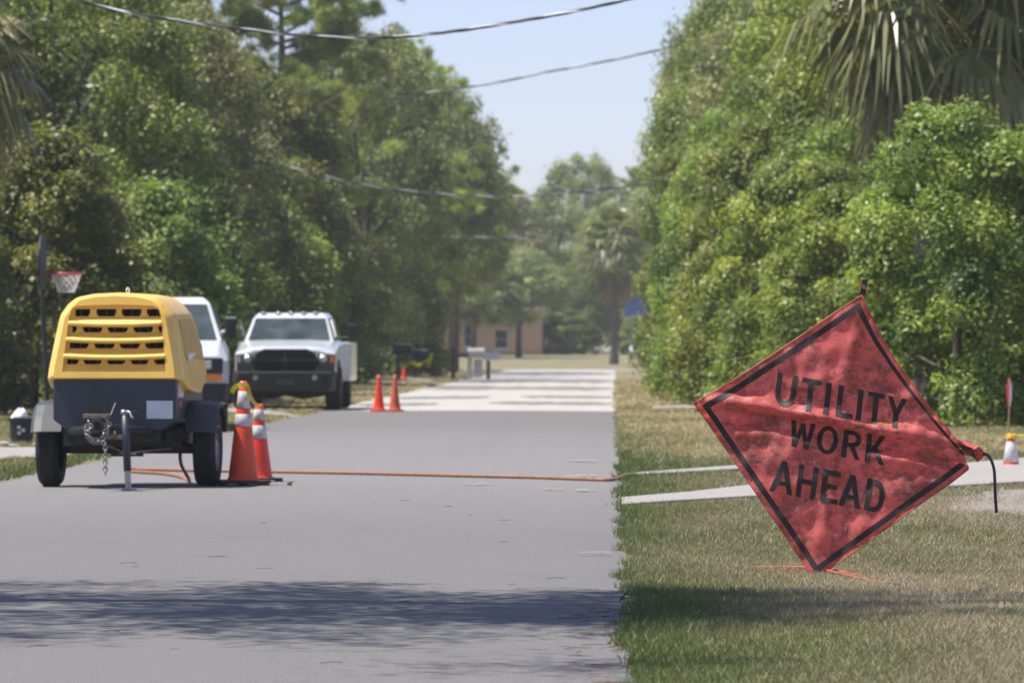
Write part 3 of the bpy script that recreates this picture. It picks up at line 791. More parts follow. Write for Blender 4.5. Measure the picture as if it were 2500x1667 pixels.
def compressor():
    c = G(316,1189)
    t = thing('air_compressor', 'yellow hooded towable air compressor on two wheels parked on the road', 'air compressor', (c.x,c.y,0.012), R(-3.0))
    # hood shell: cross sections from front to rear
    def sec(y, k, zb, zt, zoff=0):
        half = [(.565*k, zb), (.555*k, zb+.10), (.512*k, 1.24+zoff*.5), (.470*k, 1.45+zoff), (.405*k, zt-.093), (.335*k, zt-.036), (.20*k, zt-.010), (.0, zt)]
        return [(x,y,z) for x,z in half] + [(-x,y,z) for x,z in reversed(half[:-1])]
    st = [(-.95,.90,.925,1.610,-.02),(-.84,1.02,.90,1.635,0),(-.60,1.04,.83,1.640,0),(-.2,1.05,.80,1.640,0),(.25,1.05,.79,1.640,0),(.48,1.04,.86,1.620,-.02),(.70,1.02,.93,1.56,-.06),(.90,.90,.95,1.38,-.22)]
    mb = MB(); mb.loft([sec(*a) for a in st], cap0=False, cap1=True)
    hood = mb.build('hood','yellow',t,bevel=.03,smooth=True,seg=4); hood.modifiers['b'].harden_normals = True; hood.modifiers['b'].angle_limit = R(18)
    # front frame round the grille
    mb = MB()
    outer = sec(*st[0]); inn = [(.435,.975),(.427,1.06),(.408,1.24),(.388,1.43),(.366,1.500),(.325,1.522),(.18,1.530),(0,1.533)]
    inn = [(x,-.95,z) for x,z in inn] + [(-x,-.95,z) for x,z in reversed(inn[:-1])]
    deep = [(x*.99,-.885,z-.004) for x,y,z in inn]
    mb.loft([outer,inn,deep], cap0=False, cap1=False, closed=True)
    mb.build('grille_frame','yellow',hood,bevel=.006)
    # bottom lip under the grille is closed by the loft; radiator behind
    mb = MB(); mb.box(-.43,.43,-.81,-.80,.98,1.52); rad = mb.build('radiator','void',t)
    for i in range(24):
        x = -.41+.82*i/23; mb = MB(); mb.box(x-.004,x+.004,-.818,-.812,.99,1.51); mb.build('fin','rusty_steel',rad) if i%2 else None
    def hw(z): return .435-.115*(z-.985)/.5*.55 if z < 1.43 else .385
    # slats (yellow bars), slightly bowed
    for zc in (1.383,1.247,1.108):
        mb = MB(); secs = []
        for i in range(13):
            u = -1+2*i/12; x = u*(hw(zc)+.008); sag = -.012*(1-u*u); yb = -.962-.010*(1-u*u)
            secs.append([(x,-.87,zc+.030+sag),(x,yb+.014,zc+.020+sag),(x,yb,zc+.004+sag),(x,yb+.004,zc-.018+sag),(x,-.89,zc-.026+sag)])
        mb.loft(secs); mb.build('slat','yellow',hood,bevel=.005)
    # perforated louvre strips between the slats
    rows = [(1.470,.031,1.54,1.405,[(517,730),(815,1095),(1170,1450),(1525,1745)]),
            (1.333,.028,1.36,1.27,[(480,545),(630,905),(980,1260),(1340,1615),(1690,1765)]),
            (1.199,.028,1.225,1.13,[(450,715),(795,1080),(1150,1435),(1510,1785)]),
            (1.064,.025,1.09,.955,[(415,580),(650,905),(980,1235),(1310,1560),(1640,1805)])]
    for zc, hv, ztop, zbot, vents in rows:
        mb = MB(); w = hw(zc) if zc < 1.4 else .362; yb = -.898
        vx = [((80+a*.1721-268)/287, (80+b*.1721-268)/287) for a,b in vents]
        def quadbox(pts, y0, y1): mb.loft([[(x,y0,z) for x,z in pts],[(x,y1,z) for x,z in pts]])
        prev = -w-.03
        for i,(a,b) in enumerate(vx+[(w+.03,None)]):
            if a-prev > .004:
                ch = min(.022,(a-prev)*.9)
                quadbox([(prev,zc+hv),(a,zc+hv),(a,zc-hv*.2),(a+ch*.8,zc-hv),(prev-ch*.8,zc-hv),(prev,zc-hv*.2)] if 0 < i < len(vx) else [(prev,zc+hv),(a,zc+hv),(a,zc-hv),(prev,zc-hv)], yb, yb+.03)
            prev = b if b is not None else prev
        mb.box(-w-.03,w+.03,yb,yb+.03,zc+hv,ztop)
        # sloping strip below the openings, out to the slat
        mb.loft([[(-w-.03,yb,zc-hv),(-w-.03,yb+.03,zc-hv),(-w-.03,yb+.03,zbot-.01),(-w-.03,-.935,zbot-.01)],[(w+.03,yb,zc-hv),(w+.03,yb+.03,zc-hv),(w+.03,yb+.03,zbot-.01),(w+.03,-.935,zbot-.01)]])
        mb.build('louvre_panel','yellow',hood)
    # the nose leans back a little
    for o_ in [hood, rad] + list(hood.children) + list(rad.children):
        for v in o_.data.vertices:
            w_ = min(1, max(0, (-.60-v.co.y)/.22)); v.co.y += .15*(v.co.z-.925)*w_
    # olive side decal with a pale swoosh, lifting eye, notch on top
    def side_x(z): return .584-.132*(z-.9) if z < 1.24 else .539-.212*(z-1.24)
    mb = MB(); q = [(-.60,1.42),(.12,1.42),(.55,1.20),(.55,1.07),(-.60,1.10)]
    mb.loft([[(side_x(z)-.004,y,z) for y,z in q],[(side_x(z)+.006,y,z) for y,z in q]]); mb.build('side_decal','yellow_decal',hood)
    mb = MB(); q = [(-.52,1.095),(-.40,1.13),(.1,1.135),(-.1,1.105),(-.48,1.06)]
    mb.loft([[(side_x(z)+.004,y,z) for y,z in q],[(side_x(z)+.009,y,z) for y,z in q]]); mb.build('side_stripe','white',hood)
    mb = MB(); mb.tube([(0.0+.012*math.cos(a),-.1,1.662+.022*math.sin(a)) for a in [i*2*math.pi/14 for i in range(15)]],.006,6); mb.build('lifting_eye','white',t,smooth=True)
    # chassis
    mb = MB()
    prof = [(.518,.95),(.518,.575),(.40,.49),(-.40,.49),(-.518,.575),(-.518,.95)]
    mb.loft([[(x,y,z) for x,z in prof] for y in (-.90,.86)]); ch = mb.build('chassis','navy',t,bevel=.012)
    mb = MB(); mb.box(-.515,.515,.40,.87,.95,1.06); mb.build('rear_panel','navy',t,bevel=.01)
    mb = MB(); mb.box(.27,.49,-.913,-.902,.585,.735); mb.build('number_plate','plate',ch,bevel=.002)
    mb = MB(); mb.box(.520,.524,-.82,-.45,.76,.88); mb.build('warning_label','reflective',ch)
    mb = MB(); mb.box(.520,.524,-.72,-.60,.68,.73); mb.build('warning_label','cone_dull',ch)
    mb = MB(); mb.box(-.36,.36,-.8,.7,.38,.49); mb.box(-.50,.50,-.05,.05,.29,.36); mb.box(-.50,.50,-.45,.45,.345,.50); mb.tube([(-.56,0,.32),(.56,0,.32)],.045,10)
    for x in (-.42,.42): mb.box(x-.03,x+.03,-.62,.62,.40,.47)
    mb.tube([(-.3,-.55,.42),(-.18,-.8,.38),(-.05,-1.0,.42)],.012,6); mb.tube([(.45,-.6,.43),(.5,-.35,.38),(.46,.1,.40)],.018,6)
    mb.build('axle_frame','black',t)
    # slotted plate under the axle: a frame round an open slot
    mb = MB(); y0,y1 = -.16,-.13
    mb.box(-.14,-.075,y0,y1,.255,.40); mb.box(.075,.14,y0,y1,.255,.40); mb.box(-.075,.075,y0,y1,.255,.275); mb.box(-.075,.075,y0,y1,.325,.40)
    mb.build('slotted_plate','black',t,bevel=.006)
    for s in (-1,1):
        annulus_wheel(t, s*.67, 0, .325, .195, .19, s)
        # mudguard: faceted arch
        mb = MB(); secs = []
        for a in (20,42,66,90,114,138,160):
            r = R(a); rr = .405 if 30 < a < 150 else .415
            y, z = -rr*math.cos(r), .325+rr*math.sin(r)
            secs.append([(s*.525,y,z),(s*.70,y,z),(s*.765,y*.985,.325+(z-.325)*.97),(s*.795,y*.94,.325+(z-.325)*.92),(s*.79,y*.92,.325+(z-.325)*.90),(s*.525,y*.96,.325+(z-.325)*.96)])
        mb.loft(secs); mb.build('mudguard','grey_fender',t,bevel=.006)
    front = bpy.data.objects.new('tow_gear',None); link(front,t); front.location = (-.075,-.30,0)
    # drawbar, coupling, chain, jockey jack
    mb = MB(); mb.tube([(-.3,-.55,.48),(0.02,-1.10,.51),(.06,-1.5,.53)],.035,8); mb.tube([(.36,-.55,.48),(.12,-1.10,.51),(.06,-1.5,.53)],.035,8); mb.build('drawbar','black',front)
    mb = MB()
    ring = [(.06+.085*math.cos(a),-1.56,.50+.10*math.sin(a)) for a in [i*2*math.pi/18 for i in range(19)]]
    mb.tube(ring,.020,8); mb.box(-.045,.165,-1.60,-1.45,.60,.635); cp = mb.build('coupling','rusty_steel',front,bevel=.004)
    mb = MB(); mb.box(0,.12,-1.58,-1.48,.637,.70); mb.tube([(0.005,-1.55,.70),(-.005,-1.56,.725)],.008,6); mb.tube([(.115,-1.55,.70),(.125,-1.56,.725)],.008,6); mb.tube([(.17,-1.5,.62),(.20,-1.42,.72)],.010,6); mb.build('latch','black',cp)
    def chain(pts, name):
        mb = MB(); n = len(pts)
        for i in range(n-1):
            a, b = Vector(pts[i]), Vector(pts[i+1]); d = (b-a).normalized(); s = d.cross(Vector((0,1,0))) if i%2 else Vector((0,1,0)); s.normalize()
            L = (b-a).length*.66; m = (a+b)/2
            mb.tube([m + d*L*math.cos(q) + s*.016*math.sin(q) for q in [k*2*math.pi/10 for k in range(11)]],.0065,5,cap=False)
        mb.build(name,'steel',cp,smooth=True)
    chain([(.0+.02*math.sin(i),-1.60,.58-.028*i) for i in range(5)]+[(.02+.03*i,-1.60,.44-.012*i) for i in range(1,5)]+[(.14,-1.60,.40-.0285*i) for i in range(1,10)],'chain')
    chain([(.14+.03*math.sin(i*.9),-1.58,.60-.03*i) for i in range(7)],'chain')
    mb = MB(); mb.tube([(.235,-1.12,.62),(.255,-1.12,.16)],.032,12); jk = mb.build('jack','navy',front,smooth=True)
    mb = MB(); mb.tube([(.2555,-1.12,.16),(.262,-1.12,.015)],.026,12); mb.box(.20,.325,-1.18,-1.06,-.008,.012); mb.build('jack_leg','steel',jk)
    mb = MB(); mb.tube([(.225,-1.12,.62),(.232,-1.12,.66)],.030,10); mb.tube([(.235,-1.13,.655),(.28,-1.16,.645),(.295,-1.17,.60),(.33,-1.18,.60)],.010,8); mb.build('crank','steel',jk,smooth=True)
    mb = MB(); mb.tube([(.33,-1.18,.595),(.335,-1.19,.655)],.018,8); mb.build('crank_knob','black',jk)
    mb = MB(); mb.box(.05,.22,-1.15,-1.08,.42,.46); mb.tube([(.06,-1.2,.45),(.17,-1.2,.47)],.022,8); mb.tube([(.06,-1.3,.40),(.22,-.95,.30),(.5,-.2,.33)],.008,6); mb.build('jack_bracket','rusty_steel',front)
    for ch_ in list(front.children): ch_.parent = t; ch_.location = front.location
    bpy.data.objects.remove(front)
compressor()

# ------------------------------------------------------------------ traffic cones
def cone(px, py, h, rb, rt_, base, col, label, bands=(), foot=True, rz=0.2, basecol='cone_base', group='orange traffic cones'):
    g = G(px,py); zz = g.z + (.02 if RX0 < g.x < RX1 else .01)
    t = thing('traffic_cone', label, 'traffic cone', (g.x,g.y,zz), rz, group)
    th = 0.045*h/0.9
    def rad(z): return rb+(rt_-rb)*(z-th)/(h-th)
    mb = MB(); mb.lathe([(rb*1.12,th*.6),(rb*1.10,th),(rb,th*1.4)]+[(rad(z),z) for z in np.linspace(th*1.6,h,10)]+[(rt_*.75,h),(rt_*.7,h*.96)],28,cap=False)
    body = mb.build('body',col,t,smooth=True)
    for z0,z1 in bands:
        mb = MB(); mb.lathe([(rad(z0)+.0005,z0),(rad(z0)+.003,z0+.002),(rad(z1)+.003,z1-.002),(rad(z1)+.0005,z1)],28,cap=False); mb.build('reflective_band','reflective',body,smooth=True)
    b = base/2; c = b*.78
    poly = [(b,-c),(b,c),(c,b),(-c,b),(-b,c),(-b,-c),(-c,-b),(c,-b)]
    mb = MB(); mb.prism(poly,'z',th*.35 if foot else 0,th)
    if foot:
        for x,y in ((c,-c),(-c,-c),(c,c),(-c,c),(0,-c),(0,c)): mb.box(x-.03,x+.03,y-.03,y+.03,-.005,th*.36)
    mb.build('base',basecol,t,bevel=.006)
    return t
cone(594,1189,.885,.130,.030,.44,'cone_orange','tall scuffed orange cone with two white bands beside the compressor wheel',[(.50,.575+.03),(.655,.80)],rz=.15)
cone(632,1180,.68,.118,.030,.34,'cone_red','shorter bright red orange cone with white bands right behind the tall one',[(.255+.12,.46+.03),(.55-.012,.63)],rz=.5)
cone(925,1006,.66,.105,.022,.30,'cone_red','bright orange cone nearer the white pickup, left of the distant pair',foot=False,basecol='cone_red')
cone(964,1006,.66,.105,.022,.30,'cone_dull','dull orange cone, right one of the distant pair',foot=False,basecol='cone_dull')
cone(986,927,.42,.09,.025,.22,'cone_red','tiny far orange cone behind the black mailbox post',foot=False,basecol='cone_red')
cone(2468,1141,.315,.078,.026,.20,'cone_orange','small orange cone with a broad white sleeve at the driveway edge',[(.045,.235)],foot=False,basecol='cone_orange')

def ribbon(name, pts, w, mat, label, cat, twist=None, parent=None, thick=.0015):
    pts = [Vector(p) for p in pts]; mb = MB(); n = len(pts); secs = []
    for i,p in enumerate(pts):
        t = (pts[min(i+1,n-1)]-pts[max(i-1,0)]).normalized(); a = twist[i] if twist else 0
        s = t.cross(Vector((0,1,0))); s = s.normalized() if s.length > 1e-4 else Vector((1,0,0)); s = Matrix.Rotation(a,3,t) @ s; nn = t.cross(s)
        secs.append([p+s*w/2+nn*thick,p-s*w/2+nn*thick,p-s*w/2-nn*thick,p+s*w/2-nn*thick])
    mb.loft(secs); o = mb.build(name,mat,parent,smooth=False)
    if label: tag(o,label,cat)
    return o
def spline(pts, n):
    """Catmull-Rom through the points"""
    pts = [Vector(p) for p in pts]; q = [pts[0]*2-pts[1]]+pts+[pts[-1]*2-pts[-2]]; out = []
    for i in range(1,len(q)-2):
        for k in range(n):
            t = k/n; a,b,c,d = q[i-1:i+3]
            out.append(.5*((2*b)+(c-a)*t+(2*a-5*b+4*c-d)*t*t+(3*b-a-3*c+d)*t**3))
    out.append(pts[-1]); return out
# yellow tape tied round the two near cones
tp = [P(566,958,48.1),P(572,947,48.08),P(583,940,48.1),P(594,938.5,48.19),P(603,941,48.26),P(607,955,48.32),P(612,970,48.6),P(620,982,49.2),P(628,988,49.55),P(634,992,49.66)]
pp = spline(tp,5); ribbon('caution_tape', pp, .038, 'tape', 'yellow caution tape tied between the two near cones', 'tape', [0.35*math.sin(i*.35) for i in range(len(pp))])
mb = MB(); g = G(2468,1141)
for k in range(3):
    mb.tube([(g.x+.036*math.cos(a)*(1+.15*math.sin(5*a+k)),g.y+.036*math.sin(a),g.z+.285+.012*k+.006*math.sin(3*a+k)) for a in [i*2*math.pi/16 for i in range(17)]],.008,5)
mb.tube([(g.x+.03,g.y,g.z+.31),(g.x+.09,g.y,g.z+.305),(g.x+.25,g.y+.05,g.z+.33)],.006,5)
tag(mb.build('caution_tape','tape'), 'yellow tape knotted on the small cone at the driveway', 'tape')

# ------------------------------------------------------------------ orange air hose across the road
hp = []
for px,py in [(470,1128),(470,1150),(471,1178),(462,1181),(440,1171),(400,1163),(350,1159),(318,1156),(306,1154),(330,1152),(400,1153),(480,1156),(560,1157),(690,1160),(850,1163),(1000,1166),(1150,1169),(1300,1171),(1420,1174),(1490,1175),(1525,1170),(1545,1166)]:
    d = F*CH/(max(py,1152)-HY); hp.append((px,py,d))
pts = [Vector((-3.72,48.9,.40)),Vector((-3.74,49.1,.2))]
for px,py,d in hp[3:]:
    x = (px-VX)/F*d; pts.append(Vector((x,d,(0.02*(1-((x+2.68)/2.74)**2) if RX0<x<RX1 else float(terrain(x,d))+.02)+.016)))
mb = MB(); mb.tube(spline(pts,6),.0155,8); tag(mb.build('air_hose','hose',smooth=True),'orange brown air hose lying across the whole road','hose')

# ------------------------------------------------------------------ roll-up warning sign
SG = 29.9; SC = F/SG
sign = thing('warning_sign','red diamond roll-up sign reading UTILITY WORK AHEAD on folding legs','sign',((2000-VX)/SC,SG,CH-(1405-HY)/SC))
sign.rotation_euler = (R(-1.2), 0, R(-4.5))      # leans back and faces slightly left
def polyline(pts):
    pts = [Vector((*p,0)) for p in pts]; L = [0]
    for a,b in zip(pts,pts[1:]): L.append(L[-1]+(b-a).length)
    def f(t):
        t = min(max(t,0),1)*L[-1]
        for i in range(len(pts)-1):
            if t <= L[i+1] or i == len(pts)-2:
                return pts[i].lerp(pts[i+1],(t-L[i])/max(L[i+1]-L[i],1e-9))
    return f
eTR = polyline([(2104,719),(2111,730),(2122,757),(2150,818),(2182,870),(2216,920),(2256,974),(2298,1027),(2330,1064),(2350,1085),(2354,1100)])
eTL = polyline([(2104,719),(2060,745),(1997,788),(1900,853),(1793,923),(1740,954),(1691,984)])
eLB = polyline([(1691,984),(1793,1130),(1895,1279),(1975,1398),(1993,1404)])
eRB = polyline([(2354,1100),(2352,1110),(2366,1144),(2320,1180),(2250,1228),(2130,1315),(2012,1400),(1993,1404)])
cT,cR,cB,cL = eTR(0),eTR(1),eRB(1),eTL(1)
def coons(s,t):
    a = eTR(s)*(1-t)+eLB(s)*t; b = eTL(t)*(1-s)+eRB(t)*s
    c = cT*(1-s)*(1-t)+cR*s*(1-t)+cL*(1-s)*t+cB*s*t
    return a+b-c
ridge = [(1691,984),(1790,986),(1880,996),(2048,1027),(2200,1062),(2349,1097)]
def depth(x,y):
    """forward bulge (m) of the cloth at photo point x,y"""
    for (x0,y0),(x1,y1) in zip(ridge,ridge[1:]):
        if x <= x1 or x1 == 2349: ry = y0+(y1-y0)*(x-x0)/(x1-x0); break
    k = y-ry; env = 0.55+.45*math.sin(min(1,max(0,(x-1691)/658))*math.pi)
    z = -.036*math.exp(-(k/14)**2)*env + .036*math.exp(-((k-34)/20)**2)*env - .010*math.exp(-((k-64)/15)**2)*env
    z += .014*math.exp(-((k+38)/24)**2)*env
    # vertical spar tents the cloth forward
    sx = 2104+(1993-2104)*(y-719)/684; q = x-sx
    z += -.022*math.exp(-(q/26)**2)*(.35+.65*abs(k)/330) + .010*math.exp(-((q-48)/30)**2)
    z += .010*math.sin(x*.019+y*.011)+.007*math.sin(x*.047-y*.021+1.3)+.004*math.sin(x*.02+y*.083)+.0025*math.sin(x*.13+y*.05)
    e = max(0,min(1,(x-2050)/300)); z += e*(.016*math.sin((k+8)*.16)*math.exp(-(k/70)**2)+.010*math.sin(k*.09+x*.02)*math.exp(-(k/120)**2))
    e = max(0,min(1,(1900-x)/200)); z += e*.012*math.sin(k*.15+.6)*math.exp(-(k/60)**2)
    z += .05*((x-2000)/350)**2*0.6
    return z
def S3(p, off=0): return ((p[0]-2000)/SC, depth(p[0],p[1])-off, (1405-p[1])/SC)
N = 72; mb = MB()
for j in range(N+1):
    for i in range(N+1):
        mb.v.append(S3(coons(i/N,j/N)))
for j in range(N):
    for i in range(N):
        a = j*(N+1)+i; mb.f.append((a,a+1,a+N+2,a+N+1))
cloth = mb.build('fabric','sign_fabric',sign,smooth=True)
# sewn hem along the edges
mb = MB(); ed = [coons(s,.004) for s in np.linspace(0,1,40)]
for e in ([coons(s,.004) for s in np.linspace(0,1,40)],[coons(.004,t) for t in np.linspace(0,1,40)],[coons(s,.996) for s in np.linspace(0,.97,40)],[coons(.996,t) for t in np.linspace(.08,.98,40)]):
    mb.tube([S3(p,0) for p in e],.0035,6)
mb.build('hem','orange_leg',cloth,smooth=True)
def strip(fa, fb, n, name, mat, off=.0035):
    mb = MB()
    for i in range(n+1):
        a, b = fa(i/n), fb(i/n)
        for k in range(4): mb.v.append(S3(a.lerp(b,k/3),off))
        if i:
            for k in range(3): q = (i-1)*4+k; mb.f.append((q,q+1,q+5,q+4))
    return mb.build(name,mat,cloth,smooth=True)
e0, e1 = .030, .058
for fa,fb in ((lambda u: coons(e0+(.965-e0)*u,e0), lambda u: coons(e1+(.975-e1)*u,e1)),
              (lambda u: coons(e0,e0+(1-2*e0)*u), lambda u: coons(e1,e1+(1-2*e1)*u)),
              (lambda u: coons(e0+(1-2*e0)*u,1-e0), lambda u: coons(e1+(1-2*e1)*u,1-e1)),
              (lambda u: coons(1-e0,.10+(.90-e0)*u), lambda u: coons(1-e1,.115+(.885-e1)*u))):
    strip(fa,fb,44,'border','sign_print')
# lettering: strokes in a unit box, y down
def bar(x0,y0,x1,y1,wx):          # slanted bar, horizontal width wx
    return [((x0,y0),(x0+wx,y0)),((x1,y1),(x1+wx,y1))]
def arc(cx,cy,rx,ry,tx,ty,a0,a1,n=14):
    out = []
    for i in range(n+1):
        a = R(a0+(a1-a0)*i/n); out.append(((cx+rx*math.cos(a),cy+ry*math.sin(a)),(cx+(rx-tx)*math.cos(a),cy+(ry-ty)*math.sin(a))))
    return out
def hbar(x0,x1,y0,h): return [((x0,y0),(x0,y0+h)),((x1,y0),(x1,y0+h))]
def glyph(ch,a,b,tx,ty):
    w = b-a
    if ch=='U': return [bar(a,0,a,.62,tx),bar(b-tx,0,b-tx,.62,tx),arc((a+b)/2,.60,w/2,.40,tx,ty*1.05,0,180)]
    if ch=='T': return [hbar(a,b,0,ty),bar((a+b-tx)/2,ty*.98,(a+b-tx)/2,1,tx)]
    if ch=='I': return [bar(a,0,a,1,w)]
    if ch=='L': return [bar(a,0,a,1,tx),hbar(a+tx*.98,b,1-ty,ty)]
    if ch=='Y': return [bar(a,0,(a+b-tx)/2,.58,tx),bar(b-tx,0,(a+b-tx)/2,.58,tx),bar((a+b-tx)/2,.57,(a+b-tx)/2,1,tx)]
    if ch=='W': return [bar(a,0,a+w*.20,1,tx*.95),bar(a+w*.5-tx*.4,.05,a+w*.20,1,tx*.85),bar(a+w*.5-tx*.4,.05,a+w*.66,1,tx*.85),bar(b-tx,0,a+w*.66,1,tx*.95)]
    if ch=='O': return [arc((a+b)/2,.5,w/2,.52,tx,ty*.95,0,360,30)]
    if ch=='R': return [bar(a,0,a,1,tx),hbar(a+tx*.98,a+w*.52,0,ty),hbar(a+tx*.98,a+w*.52,.44,ty*.95),arc(a+w*.5,.29,w*.48,.29,tx,ty,-90,90),bar(a+w*.38,.56,b-tx,1,tx)]
    if ch=='K': return [bar(a,0,a,1,tx),bar(b-tx*1.1,0,a+tx*.6,.62,tx*1.05),bar(a+w*.30,.40,b-tx,1,tx*1.05)]
    if ch=='A': return [bar(a+w*.5-tx*.5,0,a,1,tx),bar(a+w*.5-tx*.5,0,b-tx,1,tx),hbar(a+w*.24,b-w*.24,.62,ty*.9)]
    if ch=='H': return [bar(a,0,a,1,tx),bar(b-tx,0,b-tx,1,tx),hbar(a+tx*.98,b-tx*.98,.42,ty)]
    if ch=='E': return [bar(a,0,a,1,tx),hbar(a+tx*.98,b,0,ty),hbar(a+tx*.98,b-w*.12,.42,ty*.95),hbar(a+tx*.98,b,1-ty,ty)]
    if ch=='D': return [bar(a,0,a,1,tx),hbar(a+tx*.98,a+w*.5,0,ty),hbar(a+tx*.98,a+w*.5,1-ty,ty),arc(a+w*.48,.5,w*.52,.5,tx,ty,-90,90,18)]
def Z(x,y): return Vector((1850+x*.2488,880+y*.2488,0))
def text_line(word, cells, quad, tx, ty=.155):
    TL,TR,BL,BR = [Z(*q) for q in quad]
    def mp(fx,fy): return (TL*(1-fx)+TR*fx)*(1-fy)+(BL*(1-fx)+BR*fx)*fy
    for ch,(a,b) in zip(word,cells):
        mb = MB()
        for si,st in enumerate(glyph(ch,a,b,tx,ty)):
            off = .0045+.0006*si
            fine = []
            for (p0,p1),(q0,q1) in zip(st,st[1:]):
                m = 8 if len(st) == 2 else 1
                for k in range(m): u = k/m; fine.append((Vector(p0).lerp(Vector(q0),u),Vector(p1).lerp(Vector(q1),u)))
            fine.append((Vector(st[-1][0]),Vector(st[-1][1])))
            base = len(mb.v)
            for i,(p,q) in enumerate(fine):
                for k in range(3):
                    r = p.lerp(q,k/2); w = mp(r.x,r.y); mb.v.append(S3(w,off))
                if i:
                    for k in range(2): c0 = base+(i-1)*3+k; mb.f.append((c0,c0+1,c0+4,c0+3))
        mb.build('letter','sign_print',cloth,smooth=True)
text_line('UTILITY',[(0,.158),(.196,.336),(.378,.420),(.472,.600),(.625,.664),(.700,.826),(.846,1)],[(193,108),(1468,378),(152,428),(1440,668)],.040)
text_line('WORK',[(0,.262),(.292,.515),(.560,.752),(.802,1)],[(325,580),(1255,742),(283,832),(1236,1026)],.052,.16)
text_line('AHEAD',[(0,.206),(.232,.405),(.446,.602),(.608,.802),(.832,1)],[(150,962),(1262,1186),(108,1278),(1226,1500)],.046)
# folded, twisted right corner
mb = MB(); Pn = lambda x,y,o=0: ((x-2000)/SC, depth(min(x,2349),1090)-o,(1405-y)/SC)
mb.v = [Pn(2338,1070),Pn(2383,1087,.02),Pn(2391,1089,.03),Pn(2402,1102,.02),Pn(2401,1113,.0),Pn(2385,1127,-.01),Pn(2377,1114,.03),Pn(2350,1108),Pn(2372,1098,.05)]
mb.f = [(0,1,8),(1,2,8),(2,3,8),(3,4,8),(4,5,8),(5,6,8),(6,7,8),(7,0,8)]
mb.build('folded_corner','sign_fabric',cloth,solid=.003)
mb = MB(); mb.v = [Pn(2338,1080,.012),Pn(2374,1093,.062),Pn(2382,1122,.03),Pn(2372,1112,.05),Pn(2350,1097,.02)]; mb.f = [(0,1,4),(1,3,4),(1,2,3)]
mb.build('border','sign_print',cloth,solid=.002)
for x,y in ((2386,1091),(2395,1099)):
    mb = MB(); mb.lathe([(.004,0),(.004,.006)],10,Pn(x,y,.036),'y'); mb.build('rivet','black',cloth)
for x,y in ((1699,986),(1716,972),(1703,1002)):
    q = S3((x,y),.008); mb = MB(); mb.lathe([(.0045,0),(.0045,.006)],10,q,'y'); mb.build('rivet','black',cloth)
# ribs, tip sleeve, strap, base bracket, legs
def sp(px,py,o): return ((px-2000)/SC,o,(1405-py)/SC)
mb = MB(); mb.tube([sp(1997,1398,.035),sp(2050,1060,.02),sp(2106,712,.012)],[.012]*3,6); mb.build('rib','orange_leg',sign)
mb = MB(); mb.tube([sp(1700,986,.03),sp(2030,1035,.035),sp(2380,1100,.03)],[.010]*3,6); mb.build('rib','orange_leg',sign)
mb = MB(); mb.prism([((2098-2000)/SC,(1405-718)/SC),((2113-2000)/SC,(1405-719)/SC),((2118-2000)/SC,(1405-682)/SC),((2105-2000)/SC,(1405-681)/SC)],'y',-.012,.012); slv = mb.build('tip_sleeve','black',sign,bevel=.002)
mb = MB(); mb.prism([((2104-2000)/SC,(1405-693)/SC),((2110-2000)/SC,(1405-694)/SC),((2115.5-2000)/SC,(1405-702)/SC),((2114.5-2000)/SC,(1405-708)/SC),((2102.5-2000)/SC,(1405-702)/SC)],'y',-.0145,-.011); mb.build('sleeve_stripe','orange_leg',slv)
q = spline([sp(2398,1107,.0),sp(2409,1109,-.005),sp(2419,1122,-.01),sp(2426,1145,-.01),sp(2428,1175,-.01),sp(2429,1210,-.012),sp(2432,1250,-.012)],6)
ribbon('strap', q, .0165, 'black', None, None, [0.5*math.sin(i*.12) for i in range(len(q))], sign, .001)
mb = MB(); mb.box(sp(1976,0,0)[0],sp(2012,0,0)[0],.0,.05,-.012,.035); mb.tube([sp(1994,1390,-.01),sp(1994,1390,.06)],.018,10); mb.build('base_bracket','black',sign,bevel=.004)
def leg(pts, ends):
    inv = Matrix.LocRotScale(sign.location, sign.rotation_euler, None).inverted(); o = Vector((0,0,0))
    w = [inv @ G(*p) for p in pts]
    mb = MB(); mb.tube([(p.x-o.x,p.y-o.y,p.z-o.z+.034-.012*i) for i,p in enumerate(w)],.0068,6); l = mb.build('leg','orange_leg',sign)
    a = w[-1]; b = w[-1].lerp(w[-2],ends)
    mb = MB(); mb.tube([(p.x-o.x,p.y-o.y,p.z-o.z+.035-.012*(len(w)-1)) for p in (a,b)],.012,6); mb.build('leg_tip','black',l)
leg([(1982,1401),(1930,1397),(1847,1402)],.20); leg([(1985,1398),(1900,1393),(1808,1388)],.06)
leg([(2008,1404),(2080,1416),(2194,1435)],.20); leg([(2012,1401),(2070,1408),(2146,1419)],.10)

